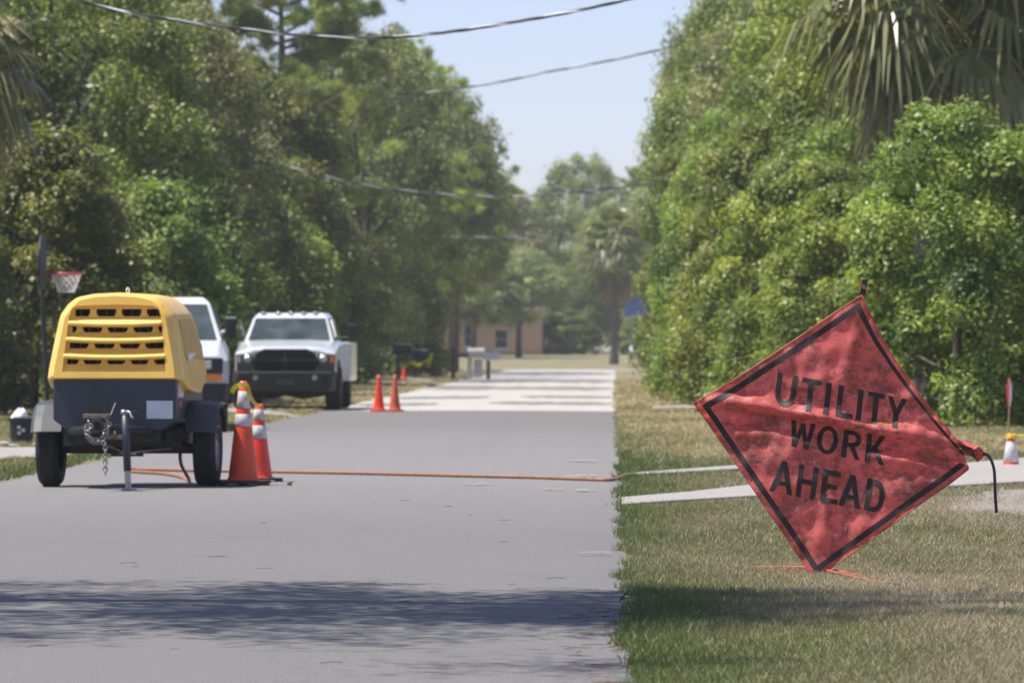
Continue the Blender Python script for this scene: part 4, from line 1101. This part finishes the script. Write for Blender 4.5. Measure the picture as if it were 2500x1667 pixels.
# ------------------------------------------------------------------ vehicles
def poly_panel(pts, off, th=.012):
    """thin plate from 3D points, pushed along its normal"""
    pts = [Vector(p) for p in pts]; n = (pts[1]-pts[0]).cross(pts[2]-pts[0]).normalized()
    mb = MB(); mb.loft([[p+n*off for p in pts],[p+n*(off+th) for p in pts]]); return mb
def van():
    g = G(392,1052)
    t = thing('van','white work van parked on the left road edge behind the yellow compressor','van',(g.x,g.y-.05,0.02),R(4.6))
    def sec(y,pts): return [(x,y,z) for x,z in pts]+[(-x,y,z) for x,z in reversed(pts)]
    mb = MB()
    mb.loft([sec(0.05,[(.86,.36),(.90,.62),(.90,.95),(.80,1.05)]),sec(.18,[(.93,.36),(.965,.62),(.965,.98),(.82,1.10)]),sec(.70,[(.96,.36),(.985,.65),(.975,1.08),(.86,1.26)]),
             sec(1.0,[(.96,.36),(.985,.65),(.98,1.15),(.90,1.29)]),sec(5.0,[(.96,.36),(.985,.65),(.98,1.15),(.93,1.29)]),sec(5.15,[(.92,.40),(.95,.65),(.94,1.15),(.90,1.27)])])
    body = mb.build('body','vehicle_white',t,bevel=.03,seg=3)
    mb = MB()
    mb.loft([[(-.885,.72,1.25),(.885,.72,1.25),(.93,5.0,1.27),(-.93,5.0,1.27)],[(-.715,1.30,1.80),(.715,1.30,1.80),(.76,4.95,1.80),(-.76,4.95,1.80)],[(-.62,1.45,1.885),(.62,1.45,1.885),(.65,4.9,1.885),(-.65,4.9,1.885)]])
    cab = mb.build('cabin','vehicle_white',t,bevel=.03,seg=3)
    poly_panel([(-.80,.745,1.275),(.80,.745,1.275),(.665,1.27,1.775),(-.665,1.27,1.775)],.002).build('windshield','glass',cab)
    for s in (-1,1):
        q = [(s*.895,1.1,1.30),(s*.905,2.2,1.30),(s*.765,2.2,1.74),(s*.76,1.5,1.74)]
        poly_panel(q if s>0 else q[::-1],.006).build('side_window','glass',cab)
        mb = MB(); mb.box(s*.90-.01,s*.90+.0,.0,.0,0,0) if False else None
        mb = MB(); mb.prism([(s*.50,.80),(s*.88,.80),(s*.88,1.015),(s*.50,1.015)],'y',.012,.10); hl = mb.build('headlight','black',body,bevel=.01)
        mb = MB(); mb.prism([(s*.56,.86),(s*.72,.86),(s*.72,.98),(s*.56,.98)],'y',.0,.05); mb.build('lamp','lamp_glass',hl,bevel=.01)
        mb = MB(); mb.prism([(s*.50,.685),(s*.87,.685),(s*.87,.79),(s*.50,.79)],'y',.014,.1); mb.build('turn_signal','amber',body,bevel=.008)
        mb = MB(); mb.box(min(s*.92,s*1.09),max(s*.92,s*1.09),.98,1.16,1.30,1.585); mr = mb.build('mirror','black',t,bevel=.03)
        mb = MB(); mb.box(min(s*.93,s*1.08),max(s*.93,s*1.08),.99,1.15,1.575,1.60); mb.build('mirror_cap','grey_paint',mr,bevel=.01)
        mb = MB(); mb.tube([(s*.83,1.02,1.36),(s*.95,1.05,1.40)],.03,8); mb.build('mirror_arm','vehicle_white',t)
        mb = MB(); mb.prism([(.20,.36),(.36,.62),(.60,.78),(.96,.78),(1.20,.62),(1.34,.36)],'x',min(s*.975,s*.995),max(s*.975,s*.995)); mb.build('wheel_arch','black',body)
        for y in (.78,4.2): annulus_wheel(t,s*.84,y,.345,.235,.20,s)
    mb = MB(); mb.box(-.49,.49,.02,.1,.70,1.0); gr = mb.build('grille','black',body,bevel=.01)
    for i in range(4): mb = MB(); mb.box(-.48,.48,.005,.02,.74+i*.065,.755+i*.065); mb.build('grille_bar','grey_paint',gr)
    mb = MB(); mb.loft([sec(-.05,[(.90,.40),(.93,.63),(.90,.66)]),sec(.25,[(.98,.38),(1.0,.63),(.98,.66)])]); bp = mb.build('bumper','black',t,bevel=.02)
    mb = MB(); mb.box(-.92,.92,-.055,.1,.66,.685); mb.build('bumper_trim','grey_paint',bp)
    mb = MB(); mb.box(-.75,.75,.3,4.9,.22,.40); mb.build('underbody','void',t)
van()

def pickup(px, py, label, paint, dark=False):
    g = G(px,py)
    t = thing('pickup_truck',label,'pickup truck',(g.x,g.y-.4,0.02),0)
    def sec(y,pts): return [(x,y,z) for x,z in pts]+[(-x,y,z) for x,z in reversed(pts)]
    mb = MB()
    mb.loft([sec(.0,[(.80,.50),(.86,.74),(.87,1.02),(.60,1.12),(.30,1.14)]),sec(.16,[(.90,.50),(.94,.74),(.945,1.06),(.72,1.15),(.42,1.185)]),sec(.8,[(.94,.50),(.955,.76),(.95,1.14),(.78,1.22),(.46,1.265)]),
             sec(1.25,[(.94,.50),(.955,.76),(.95,1.18),(.84,1.29),(.46,1.31)]),sec(2.9,[(.94,.48),(.955,.76),(.95,1.22),(.88,1.30),(.46,1.31)])])
    body = mb.build('body',paint,t,bevel=.03,seg=3)
    mb = MB(); mb.loft([[(-.845,1.18,1.27),(.845,1.18,1.27),(.88,2.9,1.29),(-.88,2.9,1.29)],[(-.70,1.72,1.72),(.70,1.72,1.72),(.74,2.82,1.72),(-.74,2.82,1.72)],[(-.62,1.86,1.81),(.62,1.86,1.81),(.66,2.75,1.815),(-.66,2.75,1.815)]])
    cab = mb.build('cabin',paint,t,bevel=.035,seg=3)
    ws = poly_panel([(-.765,1.20,1.30),(.765,1.20,1.30),(.655,1.70,1.70),(-.655,1.70,1.70)],.004).build('windshield','glass',cab)
    for s,w_ in ((-.30,.15),(.02,.20),(.45,.10)):
        mb = MB(); mb.loft([[(s-w_,1.64,1.36),(s+w_,1.64,1.36),(s+w_,1.72,1.36),(s-w_,1.72,1.36)],[(s-w_*.7,1.76,1.62),(s+w_*.7,1.76,1.62),(s+w_*.7,1.80,1.62),(s-w_*.7,1.80,1.62)]])
    for i,x in enumerate((-.52,-.24,0,.24,.46)):
        mb = MB(); mb.lathe([(.055,0),(.05,.02),(.03,.032)],12,(x,1.84,1.80)); mb.build('clearance_light','lamp_glass',cab,smooth=True)
    # grille: rounded dark opening with crosshair bars, deep
    gp = [(-.58,.70),(.58,.70),(.61,.90),(.55,1.06),(.40,1.135),(-.40,1.135),(-.55,1.06),(-.61,.90)]
    mb = MB(); mb.prism(gp,'y',-.035,.06); gr = mb.build('grille','black',body,bevel=.02)
    mb = MB(); mb.prism([(x*.93,.72+(z-.72)*.93+.012) for x,z in gp],'y',-.036,-.028); mb.build('grille_mesh','void',gr)
    if dark:
        for i in range(7): mb = MB(); mb.box(-.42+i*.13,-.42+i*.13+.022,-.05,-.03,.93,1.03); mb.build('letter','white',gr); mb = MB(); mb.box(-.42+i*.13,-.42+i*.13+.085,-.05,-.03,(.93,1.01,.97)[i%3],(.93,1.01,.97)[i%3]+.02); mb.build('letter','white',gr)
    else:
        mb = MB(); mb.box(-.56,.56,-.055,-.033,.90,.935); mb.build('grille_bar','black',gr,bevel=.004)
        mb = MB(); mb.box(-.02,.02,-.05,-.03,.74,1.10); mb.build('grille_bar','black',gr,bevel=.004)
        mb = MB(); mb.prism([(-.045,.985),(.045,.985),(.035,.92),(0,.885),(-.035,.92)],'y',-.062,-.05); mb.build('badge','dark_paint',gr)
    for s in (-1,1):
        mb = MB(); hp_ = [(s*.60,.72),(s*.91,.72),(s*.92,1.03),(s*.70,1.06),(s*.60,1.0)]
        mb.prism(hp_,'y',-.012,.12); hl = mb.build('headlight','dark_paint',body,bevel=.01)
        mb = MB(); mb.lathe([(.075,0),(.07,.03),(.02,.05)],16,(s*.70,-.045,.95),'y'); mb.build('lamp','lamp_glass',hl,smooth=True)
        mb = MB(); mb.box(min(s*.60,s*.84),max(s*.60,s*.84),-.02,.0,1.02,1.05); mb.build('lamp','lamp_glass',hl)
        mb = MB(); mb.box(min(s*.83,s*.90),max(s*.83,s*.90),-.02,.0,.88,1.0); mb.build('turn_signal','amber' if s>0 else 'lamp_glass',hl,bevel=.005)
        q = [(s*.86,1.5,1.31),(s*.885,2.7,1.32),(s*.75,2.7,1.68),(s*.74,1.85,1.68)]
        poly_panel(q if s>0 else q[::-1],.006).build('side_window','glass',cab)
        mb = MB(); mb.tube([(s*.86,1.45,1.335),(s*1.10,1.38,1.345),(s*1.26,1.36,1.40)],.028,8); ma = mb.build('mirror_arm','black',t)
        mb = MB(); mb.box(min(s*1.10,s*1.29),max(s*1.10,s*1.29),1.32,1.42,1.37,1.60); mb.build('mirror','black',ma,bevel=.025)
        mb = MB(); mb.prism([(.30,.50),(.40,.78),(.62,.92),(1.02,.92),(1.24,.78),(1.34,.50)],'x',min(s*.945,s*.965),max(s*.945,s*.965)); mb.build('wheel_arch','black',body)
        for y in (.82,4.3): annulus_wheel(t,s*.86,y,.41,.30,.22,s)
    mb = MB(); mb.loft([sec(-.16,[(.78,.34),(.86,.42),(.88,.66),(.84,.71)]),sec(.10,[(.93,.34),(.95,.42),(.95,.68),(.92,.73)])]); bp = mb.build('bumper','black',t,bevel=.025)
    for s in (-1,1):
        mb = MB(); mb.lathe([(.05,0),(.045,.012)],14,(s*.55,-.165,.60),'y'); mb.build('fog_lamp','grey_paint',bp)
        mb = MB(); mb.box(min(s*.70,s*.78),max(s*.70,s*.78),-.17,-.1,.50,.60); mb.build('tow_slot','void',bp)
    mb = MB(); mb.box(-.16,.16,-.175,-.155,.47,.57); mb.build('number_plate','dark_paint',bp)
    mb = MB(); mb.prism([(-.7,.34),(-.62,.24),(-.3,.20),(0,.27),(.3,.20),(.62,.24),(.7,.34)],'y',-.05,2.4); mb.build('underbody','void',t)
    # service body behind the cab
    mb = MB(); mb.box(-1.06,1.06,3.0,5.7,.52,1.26); bed = mb.build('service_body',paint,t,bevel=.02)
    for s in (-1,1):
        for y in (3.08,3.9,4.75):
            mb = MB(); mb.box(min(s*1.06,s*1.075),max(s*1.06,s*1.075),y,y+.74,.62,1.2); mb.build('locker_door',paint,bed,bevel=.006)
    return t
pickup(700,1003,'white pickup with black grille guard and service body parked half on the grass','vehicle_white')
pickup(478,985,'dark pickup mostly hidden between the van and the white pickup','dark_paint',True)

# ------------------------------------------------------------------ mailboxes, hoop, bin, stones, flag stake
def mailbox_mesh(mb, x0, x1, y0, z0, h, dep=.18):
    n = 10; w = dep/2; secs = []
    prof = [(-w,z0),(-w,z0+h*.55)]+[(-w*math.cos(a),z0+h*.55+h*.45*math.sin(a)) for a in [i*math.pi/n for i in range(1,n)]]+[(w,z0+h*.55),(w,z0)]
    mb.loft([[(x,y0+p[0],p[1]) for p in prof] for x in (x0,x1)])
d = 196.0; g = G(972,930); k = F/g.y
t = thing('mailbox_post','pair of black mailboxes with pale tops on one dark post, left verge','mailbox',(g.x,g.y,g.z))
mb = MB(); mb.box(-.05,.05,-.05,.05,-.2,1.0); mb.build('post','black',t,bevel=.008)
mb = MB(); mb.box(-.1,1.0,-.05,.05,.70,.77); mb.build('arm','black',t,bevel=.006)
for x0,x1,z0,h in ((-.17,.47,.92,.34),(.50,1.05,.77,.30)):
    mb = MB(); mailbox_mesh(mb,x0,x1,0,z0,h,.3); bx = mb.build('mailbox','black',t,smooth=False)
    mb = MB(); mb.box(x0+.02,x1-.02,-.12,.12,z0+h*.93,z0+h*1.03); mb.build('pale_top','plate',bx,bevel=.03)
mb = MB(); q = spline([P(985,893,g.y-.4),P(1005,885,g.y-.4),P(1020,890,g.y-.4),P(1035,884,g.y-.4),P(1048,876,g.y-.4),P(1054,862,g.y-.4),P(1050,880,g.y-.45),P(1045,895,g.y-.4)],5)
ribbon('caution_tape',q,.09,'tape','yellow tape strung below the pair of black mailboxes','tape',[.4*math.sin(i*.5) for i in range(len(q))])
g = G(1106,928)
t = thing('mailbox_post','black mailbox post with a long arm left of the grey mailbox','mailbox',(g.x,g.y,g.z))
mb = MB(); mb.box(-.07,.07,-.05,.05,-.2,1.12); mb.lathe([(.07,1.12),(.05,1.2),(.02,1.35)],8); mb.build('post','black',t)
mb = MB(); mb.box(-.05,.55,-.06,.06,.83,.95); mb.build('arm','black',t,bevel=.01)
g = G(1160,924)
t = thing('mailbox_post','grey mailbox on a pale grey post between the black and the white one','mailbox',(g.x,g.y,g.z))
mb = MB(); mb.box(-.29,-.12,-.07,.07,-.2,.95); mb.build('post','grey_paint',t,bevel=.01)
mb = MB(); mailbox_mesh(mb,-.28,.35,0,.78,.36,.3); mb.build('mailbox','grey_paint',t)
mb = MB(); mb.box(-.05,.27,-.1,.1,.05,.72); mb.build('cabinet','grey_paint',t,bevel=.02)
g = G(1192,926)
t = thing('mailbox_post','white mailbox on a brown wooden post, rightmost of the mailboxes','mailbox',(g.x,g.y,g.z))
mb = MB(); mb.box(-.07,.07,-.06,.06,-.2,.70); mb.build('post','brown_post',t)
mb = MB(); mailbox_mesh(mb,-.18,.40,0,.72,.28,.26); mb.build('mailbox','white',t)

# basketball hoop, backboard edge-on
d = 81.0; k = F/d; bx = (106-VX)/k
t = thing('basketball_hoop','black basketball hoop with red rim and white net on the left verge','basketball hoop',(bx,d,float(terrain(bx,d))))
oz = t.location.z
def hz(py): return CH-(py-HY)/k-oz
def hx(px): return (px-VX)/k-bx
mb = MB(); mb.tube(spline([(hx(116),0,-.05),(hx(112),0,.9),(hx(106),0,hz(780)),(hx(103),.02,hz(700)),(hx(101),.05,hz(640))],6),.036,10); mb.build('pole','black',t,smooth=True)
mb = MB(); yy = [(.47*math.cos(a),hz(640)+.40*math.sin(a)) for a in [i*2*math.pi/28 for i in range(28)]]
mb.loft([[(hx(103)-.02,y,z) for y,z in yy],[(hx(103)+.02,y,z) for y,z in yy]]); mb.build('backboard','black',t,bevel=.01)
rc = hx(162); rz_ = hz(668); rr = .215
mb = MB(); ring = [(rc+rr*math.cos(a),rr*math.sin(a),rz_) for a in [i*2*math.pi/28 for i in range(29)]]
mb.tube(ring,.016,8); mb.tube([(hx(104),-.05,rz_),(rc-rr,-.05,rz_)],.014,6); mb.tube([(hx(104),.05,rz_),(rc-rr,.05,rz_)],.014,6); rm = mb.build('rim','rim_red',t,smooth=True)
mb = MB(); nn = 12
for s in (1,-1):
    for i in range(nn):
        mb.tube([((rc+(rr-.10*u)*math.cos((i+s*u*3)*2*math.pi/nn)),(rr-.10*u)*math.sin((i+s*u*3)*2*math.pi/nn),rz_-.26*u) for u in [q/6 for q in range(7)]],.0055,4)
mb.tube([(rc+.115*math.cos(a),.115*math.sin(a),rz_-.26) for a in [i*2*math.pi/20 for i in range(21)]],.006,4); mb.build('net','net',rm)

g = G(53,1082)
t = thing('trash_bin','black tub with a white logo and a white bag sticking out, left edge','bin',(g.x,g.y,g.z))
mb = MB(); mb.lathe([(.125,0),(.150,.27),(.168,.275),(.168,.31),(.150,.31),(.14,.05)],24,cap=False); mb.lathe([(.0,.02),(.126,.0)],24,cap=False); tub = mb.build('tub','black',t,smooth=False)
mb = MB()
for a0 in (0,2.1,4.2): mb.box(-.02+.035*math.cos(a0),.02+.035*math.cos(a0),-.150,-.138,.165+.04*math.sin(a0)-.02,.165+.04*math.sin(a0)+.02)
mb.build('logo','reflective',tub)
rr_ = random.Random(3); mb = MB(); mb.lathe([(.10,.24),(.11,.32),(.08,.38),(.03,.42)],9,(-.03,0,0))
mb.v = [(x+rr_.uniform(-.02,.02),y+rr_.uniform(-.02,.02),z+rr_.uniform(-.015,.015)) for x,y,z in mb.v]; tag(mb.build('plastic_bag','white',None),'crumpled white bag in the black tub','bag').location = t.location
for i,(px,py,r_) in enumerate([(8,1092,.09),(34,1095,.07),(92,1092,.075),(118,1090,.06)]):
    g = G(px,py); bm = bmesh.new(); bmesh.ops.create_icosphere(bm,subdivisions=2,radius=r_); rq = random.Random(i)
    for v in bm.verts: v.co *= rq.uniform(.82,1.12); v.co.z *= .6
    me = bpy.data.meshes.new('stone'); bm.to_mesh(me); bm.free(); me.materials.append(M['stone']); o = bpy.data.objects.new('stone',me); link(o); o.location = (g.x,g.y,g.z+r_*.3)
    tag(o,['grey stone at the left picture edge, left of the black tub','flat grey stone directly below the black tub','grey stone just right of the black tub','small grey stone against the compressor left wheel'][i],'stone','stones by the black tub')

g = G(2462,1098); k = F/g.y
t = thing('survey_stake','thin wooden stake with a red and white flag at the right edge','survey stake',(g.x,g.y,g.z))
zt = (1098-921)/k
mb = MB(); mb.tube([(0,0,-.05),(.008,0,zt*.5),(.012,0,zt)],.0105,8); mb.build('stake','wood',t)
mb = MB(); secs = []
for i in range(9):
    u = i/8; z = zt*.97-.27*u; secs.append([(.006-.006*math.sin(u*3),-.014,z),(.006+.045*math.sin(u*2.6+.2)-.03,-.022,z)])
mb.v = []; mb.f = []
for i in range(9):
    u = i/8; z = zt*.98-.29*u; wv = .028*math.sin(.35+2.5*u)
    mb.v += [(-.022*math.sin(.3+2.6*u),-.012,z),(.008,-.020,z),(.010+wv,-.012,z-.01)]
    if i: a = (i-1)*3; mb.f += [(a,a+1,a+4,a+3)]
fl = mb.build('red_flag','red_flag',t,solid=.002,fix=False)
mb2 = MB(); mb2.v = mb.v
for i in range(1,9): a = (i-1)*3; mb2.f += [(a+1,a+2,a+5,a+4)]
mb2.build('white_flag','white',t,solid=.002,fix=False)

# ------------------------------------------------------------------ house and far things
g0 = 380.0; k = F/g0; hz0 = float(terrain(-8,g0))
hx0,hx1 = (1052-VX)/k,(1322-VX)/k; hw_ = hx1-hx0
t = thing('house','tan stucco house with two windows behind the trees at the street end','house',(hx0,g0,hz0))
wt = CH+(HY-752)/k-hz0
def wallhole(mb, holes, x0, x1, z0, z1, y0, y1):
    xs_ = sorted({x0,x1,*[h[0] for h in holes],*[h[1] for h in holes]})
    for a,b in zip(xs_,xs_[1:]):
        hs = [h for h in holes if h[0] <= a+1e-6 and h[1] >= b-1e-6]; zs = [(z0,z1)]
        for h in hs: zs = [(z0,h[2]),(h[3],z1)]
        for c,e in zs: mb.box(a,b,y0,y1,c,e)
def wx(px): return (px-VX)/k-hx0
def wz(py): return CH-(py-HY)/k-hz0
holes = [(wx(1133),wx(1160),wz(845),wz(793)),(wx(1208),wx(1239),wz(849),wz(806))]
mb = MB(); wallhole(mb,holes,0,hw_,-.4,wt,0,.2); mb.box(0,.2,.2,9,-.4,wt); mb.box(hw_-.2,hw_,.2,9,-.4,wt); mb.box(.2,hw_-.2,8.8,9,-.4,wt); mb.build('wall','stucco',t)
for a,b,c,e in holes:
    mb = MB(); mb.box(a,b,.10,.13,c,e); wn_ = mb.build('window','window_glass',t)
    mb = MB(); mb.box(a,b,.06,.10,(c+e)/2-.03,(c+e)/2+.03); mb.box(a,a+.06,.06,.10,c,e); mb.box(b-.06,b,.06,.10,c,e); mb.build('frame','grey_paint',wn_)
    mb = MB(); mb.box(a-.08,b+.08,-.06,.04,c-.09,c); mb.build('sill','white',wn_)
mb = MB(); mb.add([(-.5,-.5,wt),(hw_+.5,-.5,wt),(hw_+.5,9.5,wt),(-.5,9.5,wt),(2.2,4.5,wt+1.9),(hw_-2.2,4.5,wt+1.9)],[(0,1,5,4),(1,2,5),(2,3,4,5),(3,0,4),(0,3,2,1)]); rf = mb.build('roof','shingle',t)
mb = MB(); mb.box(-.52,hw_+.52,-.54,-.50,wt-.12,wt+.03); mb.build('fascia','white',rf)
c = P(1550,742,400); z0 = float(terrain(c.x,400))
t = thing('shed','blue shed glimpsed between the far palm trunk and the bushes','shed',(c.x,400,z0))
mb = MB(); mb.box(-.7,.9,0,2.4,-.3,c.z-z0+.45); mb.build('wall','blue_wall',t)
mb = MB(); mb.prism([(-.9,c.z-z0+.45),(1.1,c.z-z0+.45),(.1,c.z-z0+.95)],'y',-.2,2.6); mb.build('roof','shingle',t)
c = P(1554,842,345); z0 = float(terrain(c.x,345))
t = thing('parked_car','small pale car half hidden by the bush at the street end','car',(c.x+.45,345,z0))
mb = MB(); mb.loft([[(-.85,y,.25),(.85,y,.25),(.85,y,zz),(-.85,y,zz)] for y,zz in ((0,.6),(.2,.75),(1.1,.85),(3.8,.85),(4.1,.5))]); mb.build('body','vehicle_white',t,bevel=.05)
mb = MB(); mb.loft([[(-.75,1.0,.85),(.75,1.0,.85),(.78,3.7,.85),(-.78,3.7,.85)],[(-.58,1.7,1.35),(.58,1.7,1.35),(.6,3.1,1.35),(-.6,3.1,1.35)]]); mb.build('cabin','glass',t,bevel=.04)
for s in (-1,1):
    for y in (.75,3.3): annulus_wheel(t,s*.74,y,.31,.2,.19,s)

# ------------------------------------------------------------------ overhead cables: twisted pairs
def cable(pxs, d, r, label, pitch=.9, strands=(('cable_light',0),('cable_dark',2.1),('cable_dark',4.2))):
    pts = spline([P(px,py,d+dd) for px,py,dd in pxs],14)
    t = thing('power_cable',label,'cable',tuple(pts[0])); o = Vector(pts[0]); L = 0; path = []
    # resample
    out = []; step = .10; acc = 0
    for a,b in zip(pts,pts[1:]):
        n = max(1,int((b-a).length/step))
        for i in range(n): out.append(a.lerp(b,i/n))
    for mat,ph in strands:
        q = []; L = 0
        for i,p in enumerate(out):
            if i: L += (p-out[i-1]).length
            a = L/pitch*2*math.pi+ph; q.append(p-o+Vector((0,math.cos(a),math.sin(a)))*r*.9)
        mb = MB(); mb.tube(q,r,5); mb.build('strand',mat,t,smooth=True)
cable([(-900,-420,-4),(-300,-150,-2),(180,-2,0),(330,33,0),(500,60,0),(780,90,0),(1000,88,0),(1250,55,0),(1540,-3,0),(2000,-130,2),(2700,-380,5)],75,.013,'nearest twisted overhead cable sagging across the top left',1.0)
cable([(-500,130,-6),(100,225,0),(500,262,0),(850,250,0),(1180,207,0),(1330,177,0),(1560,133,0),(1900,50,3),(2300,-80,6)],190,.02,'second overhead cable crossing the sky toward the right trees',1.6)
cable([(300,250,-6),(600,375,0),(745,418,0),(870,448,0),(1000,466,0),(1200,480,0),(1400,470,0),(1700,430,3)],150,.013,'third cable, lower, in front of the left trees',1.0)
cable([(300,470,-5),(820,556,0),(1050,575,0),(1300,578,0),(1600,560,3)],215,.012,'fourth faint cable across the far trees',1.2)

# ------------------------------------------------------------------ litter on the road
rng = np.random.default_rng(91); mb = MB()
def litter(name, n, mat, zone, L0, L1, label, cat):
    mb = MB()
    for i in range(n):
        x0,x1,y0,y1 = zone; u = rng.random()**(.6); x = x0+(x1-x0)*u; y = y0+(y1-y0)*rng.random(); L = L0+(L1-L0)*rng.random(); a = rng.normal()*.5
        z = .02*(1-((x+2.68)/2.74)**2)+.004; w = .0008+.0010*rng.random()
        dx,dy = math.cos(a)*L/2,math.sin(a)*L/2; cx,cy = -math.sin(a)*.05*L,math.cos(a)*.05*L
        mb.tube([(x-dx,y-dy,z),(x+cx,y+cy,z+.004),(x+dx,y+dy,z+.002)],w,4,cap=False)
    tag(mb.build(name,mat),label,cat,kind='stuff')
litter('pine_needles',13,'needle_litter',(-4.2,.02,20,33),.03,.13,'scattered brown pine needles on the near asphalt','pine needles')
litter('twigs',18,'twig_dark',(-4.5,.0,20,44),.02,.09,'small dark twigs and specks on the near asphalt','twigs')
litter('leaf_litter',70,'needle_litter',(-.22,.08,20,27),.03,.12,'brown leaf litter along the right asphalt edge','leaf litter')

# ------------------------------------------------------------------ thin summer haze
mb = MB(); mb.box(-205,205,-65,705,-1.2,24); hz_o = mb.build('haze',bpy.data.materials.new('haze')); hz_o['kind'] = 'stuff'
hm = hz_o.data.materials[0]; hm.use_nodes = True; hn = hm.node_tree
hn.nodes.remove(hn.nodes['Principled BSDF']); pv = hn.nodes.new('ShaderNodeVolumePrincipled')
pv.inputs['Color'].default_value = (.93,.94,.94,1); pv.inputs['Density'].default_value = .00034; pv.inputs['Anisotropy'].default_value = .3
hn.links.new(pv.outputs[0],hn.nodes['Material Output'].inputs['Volume'])
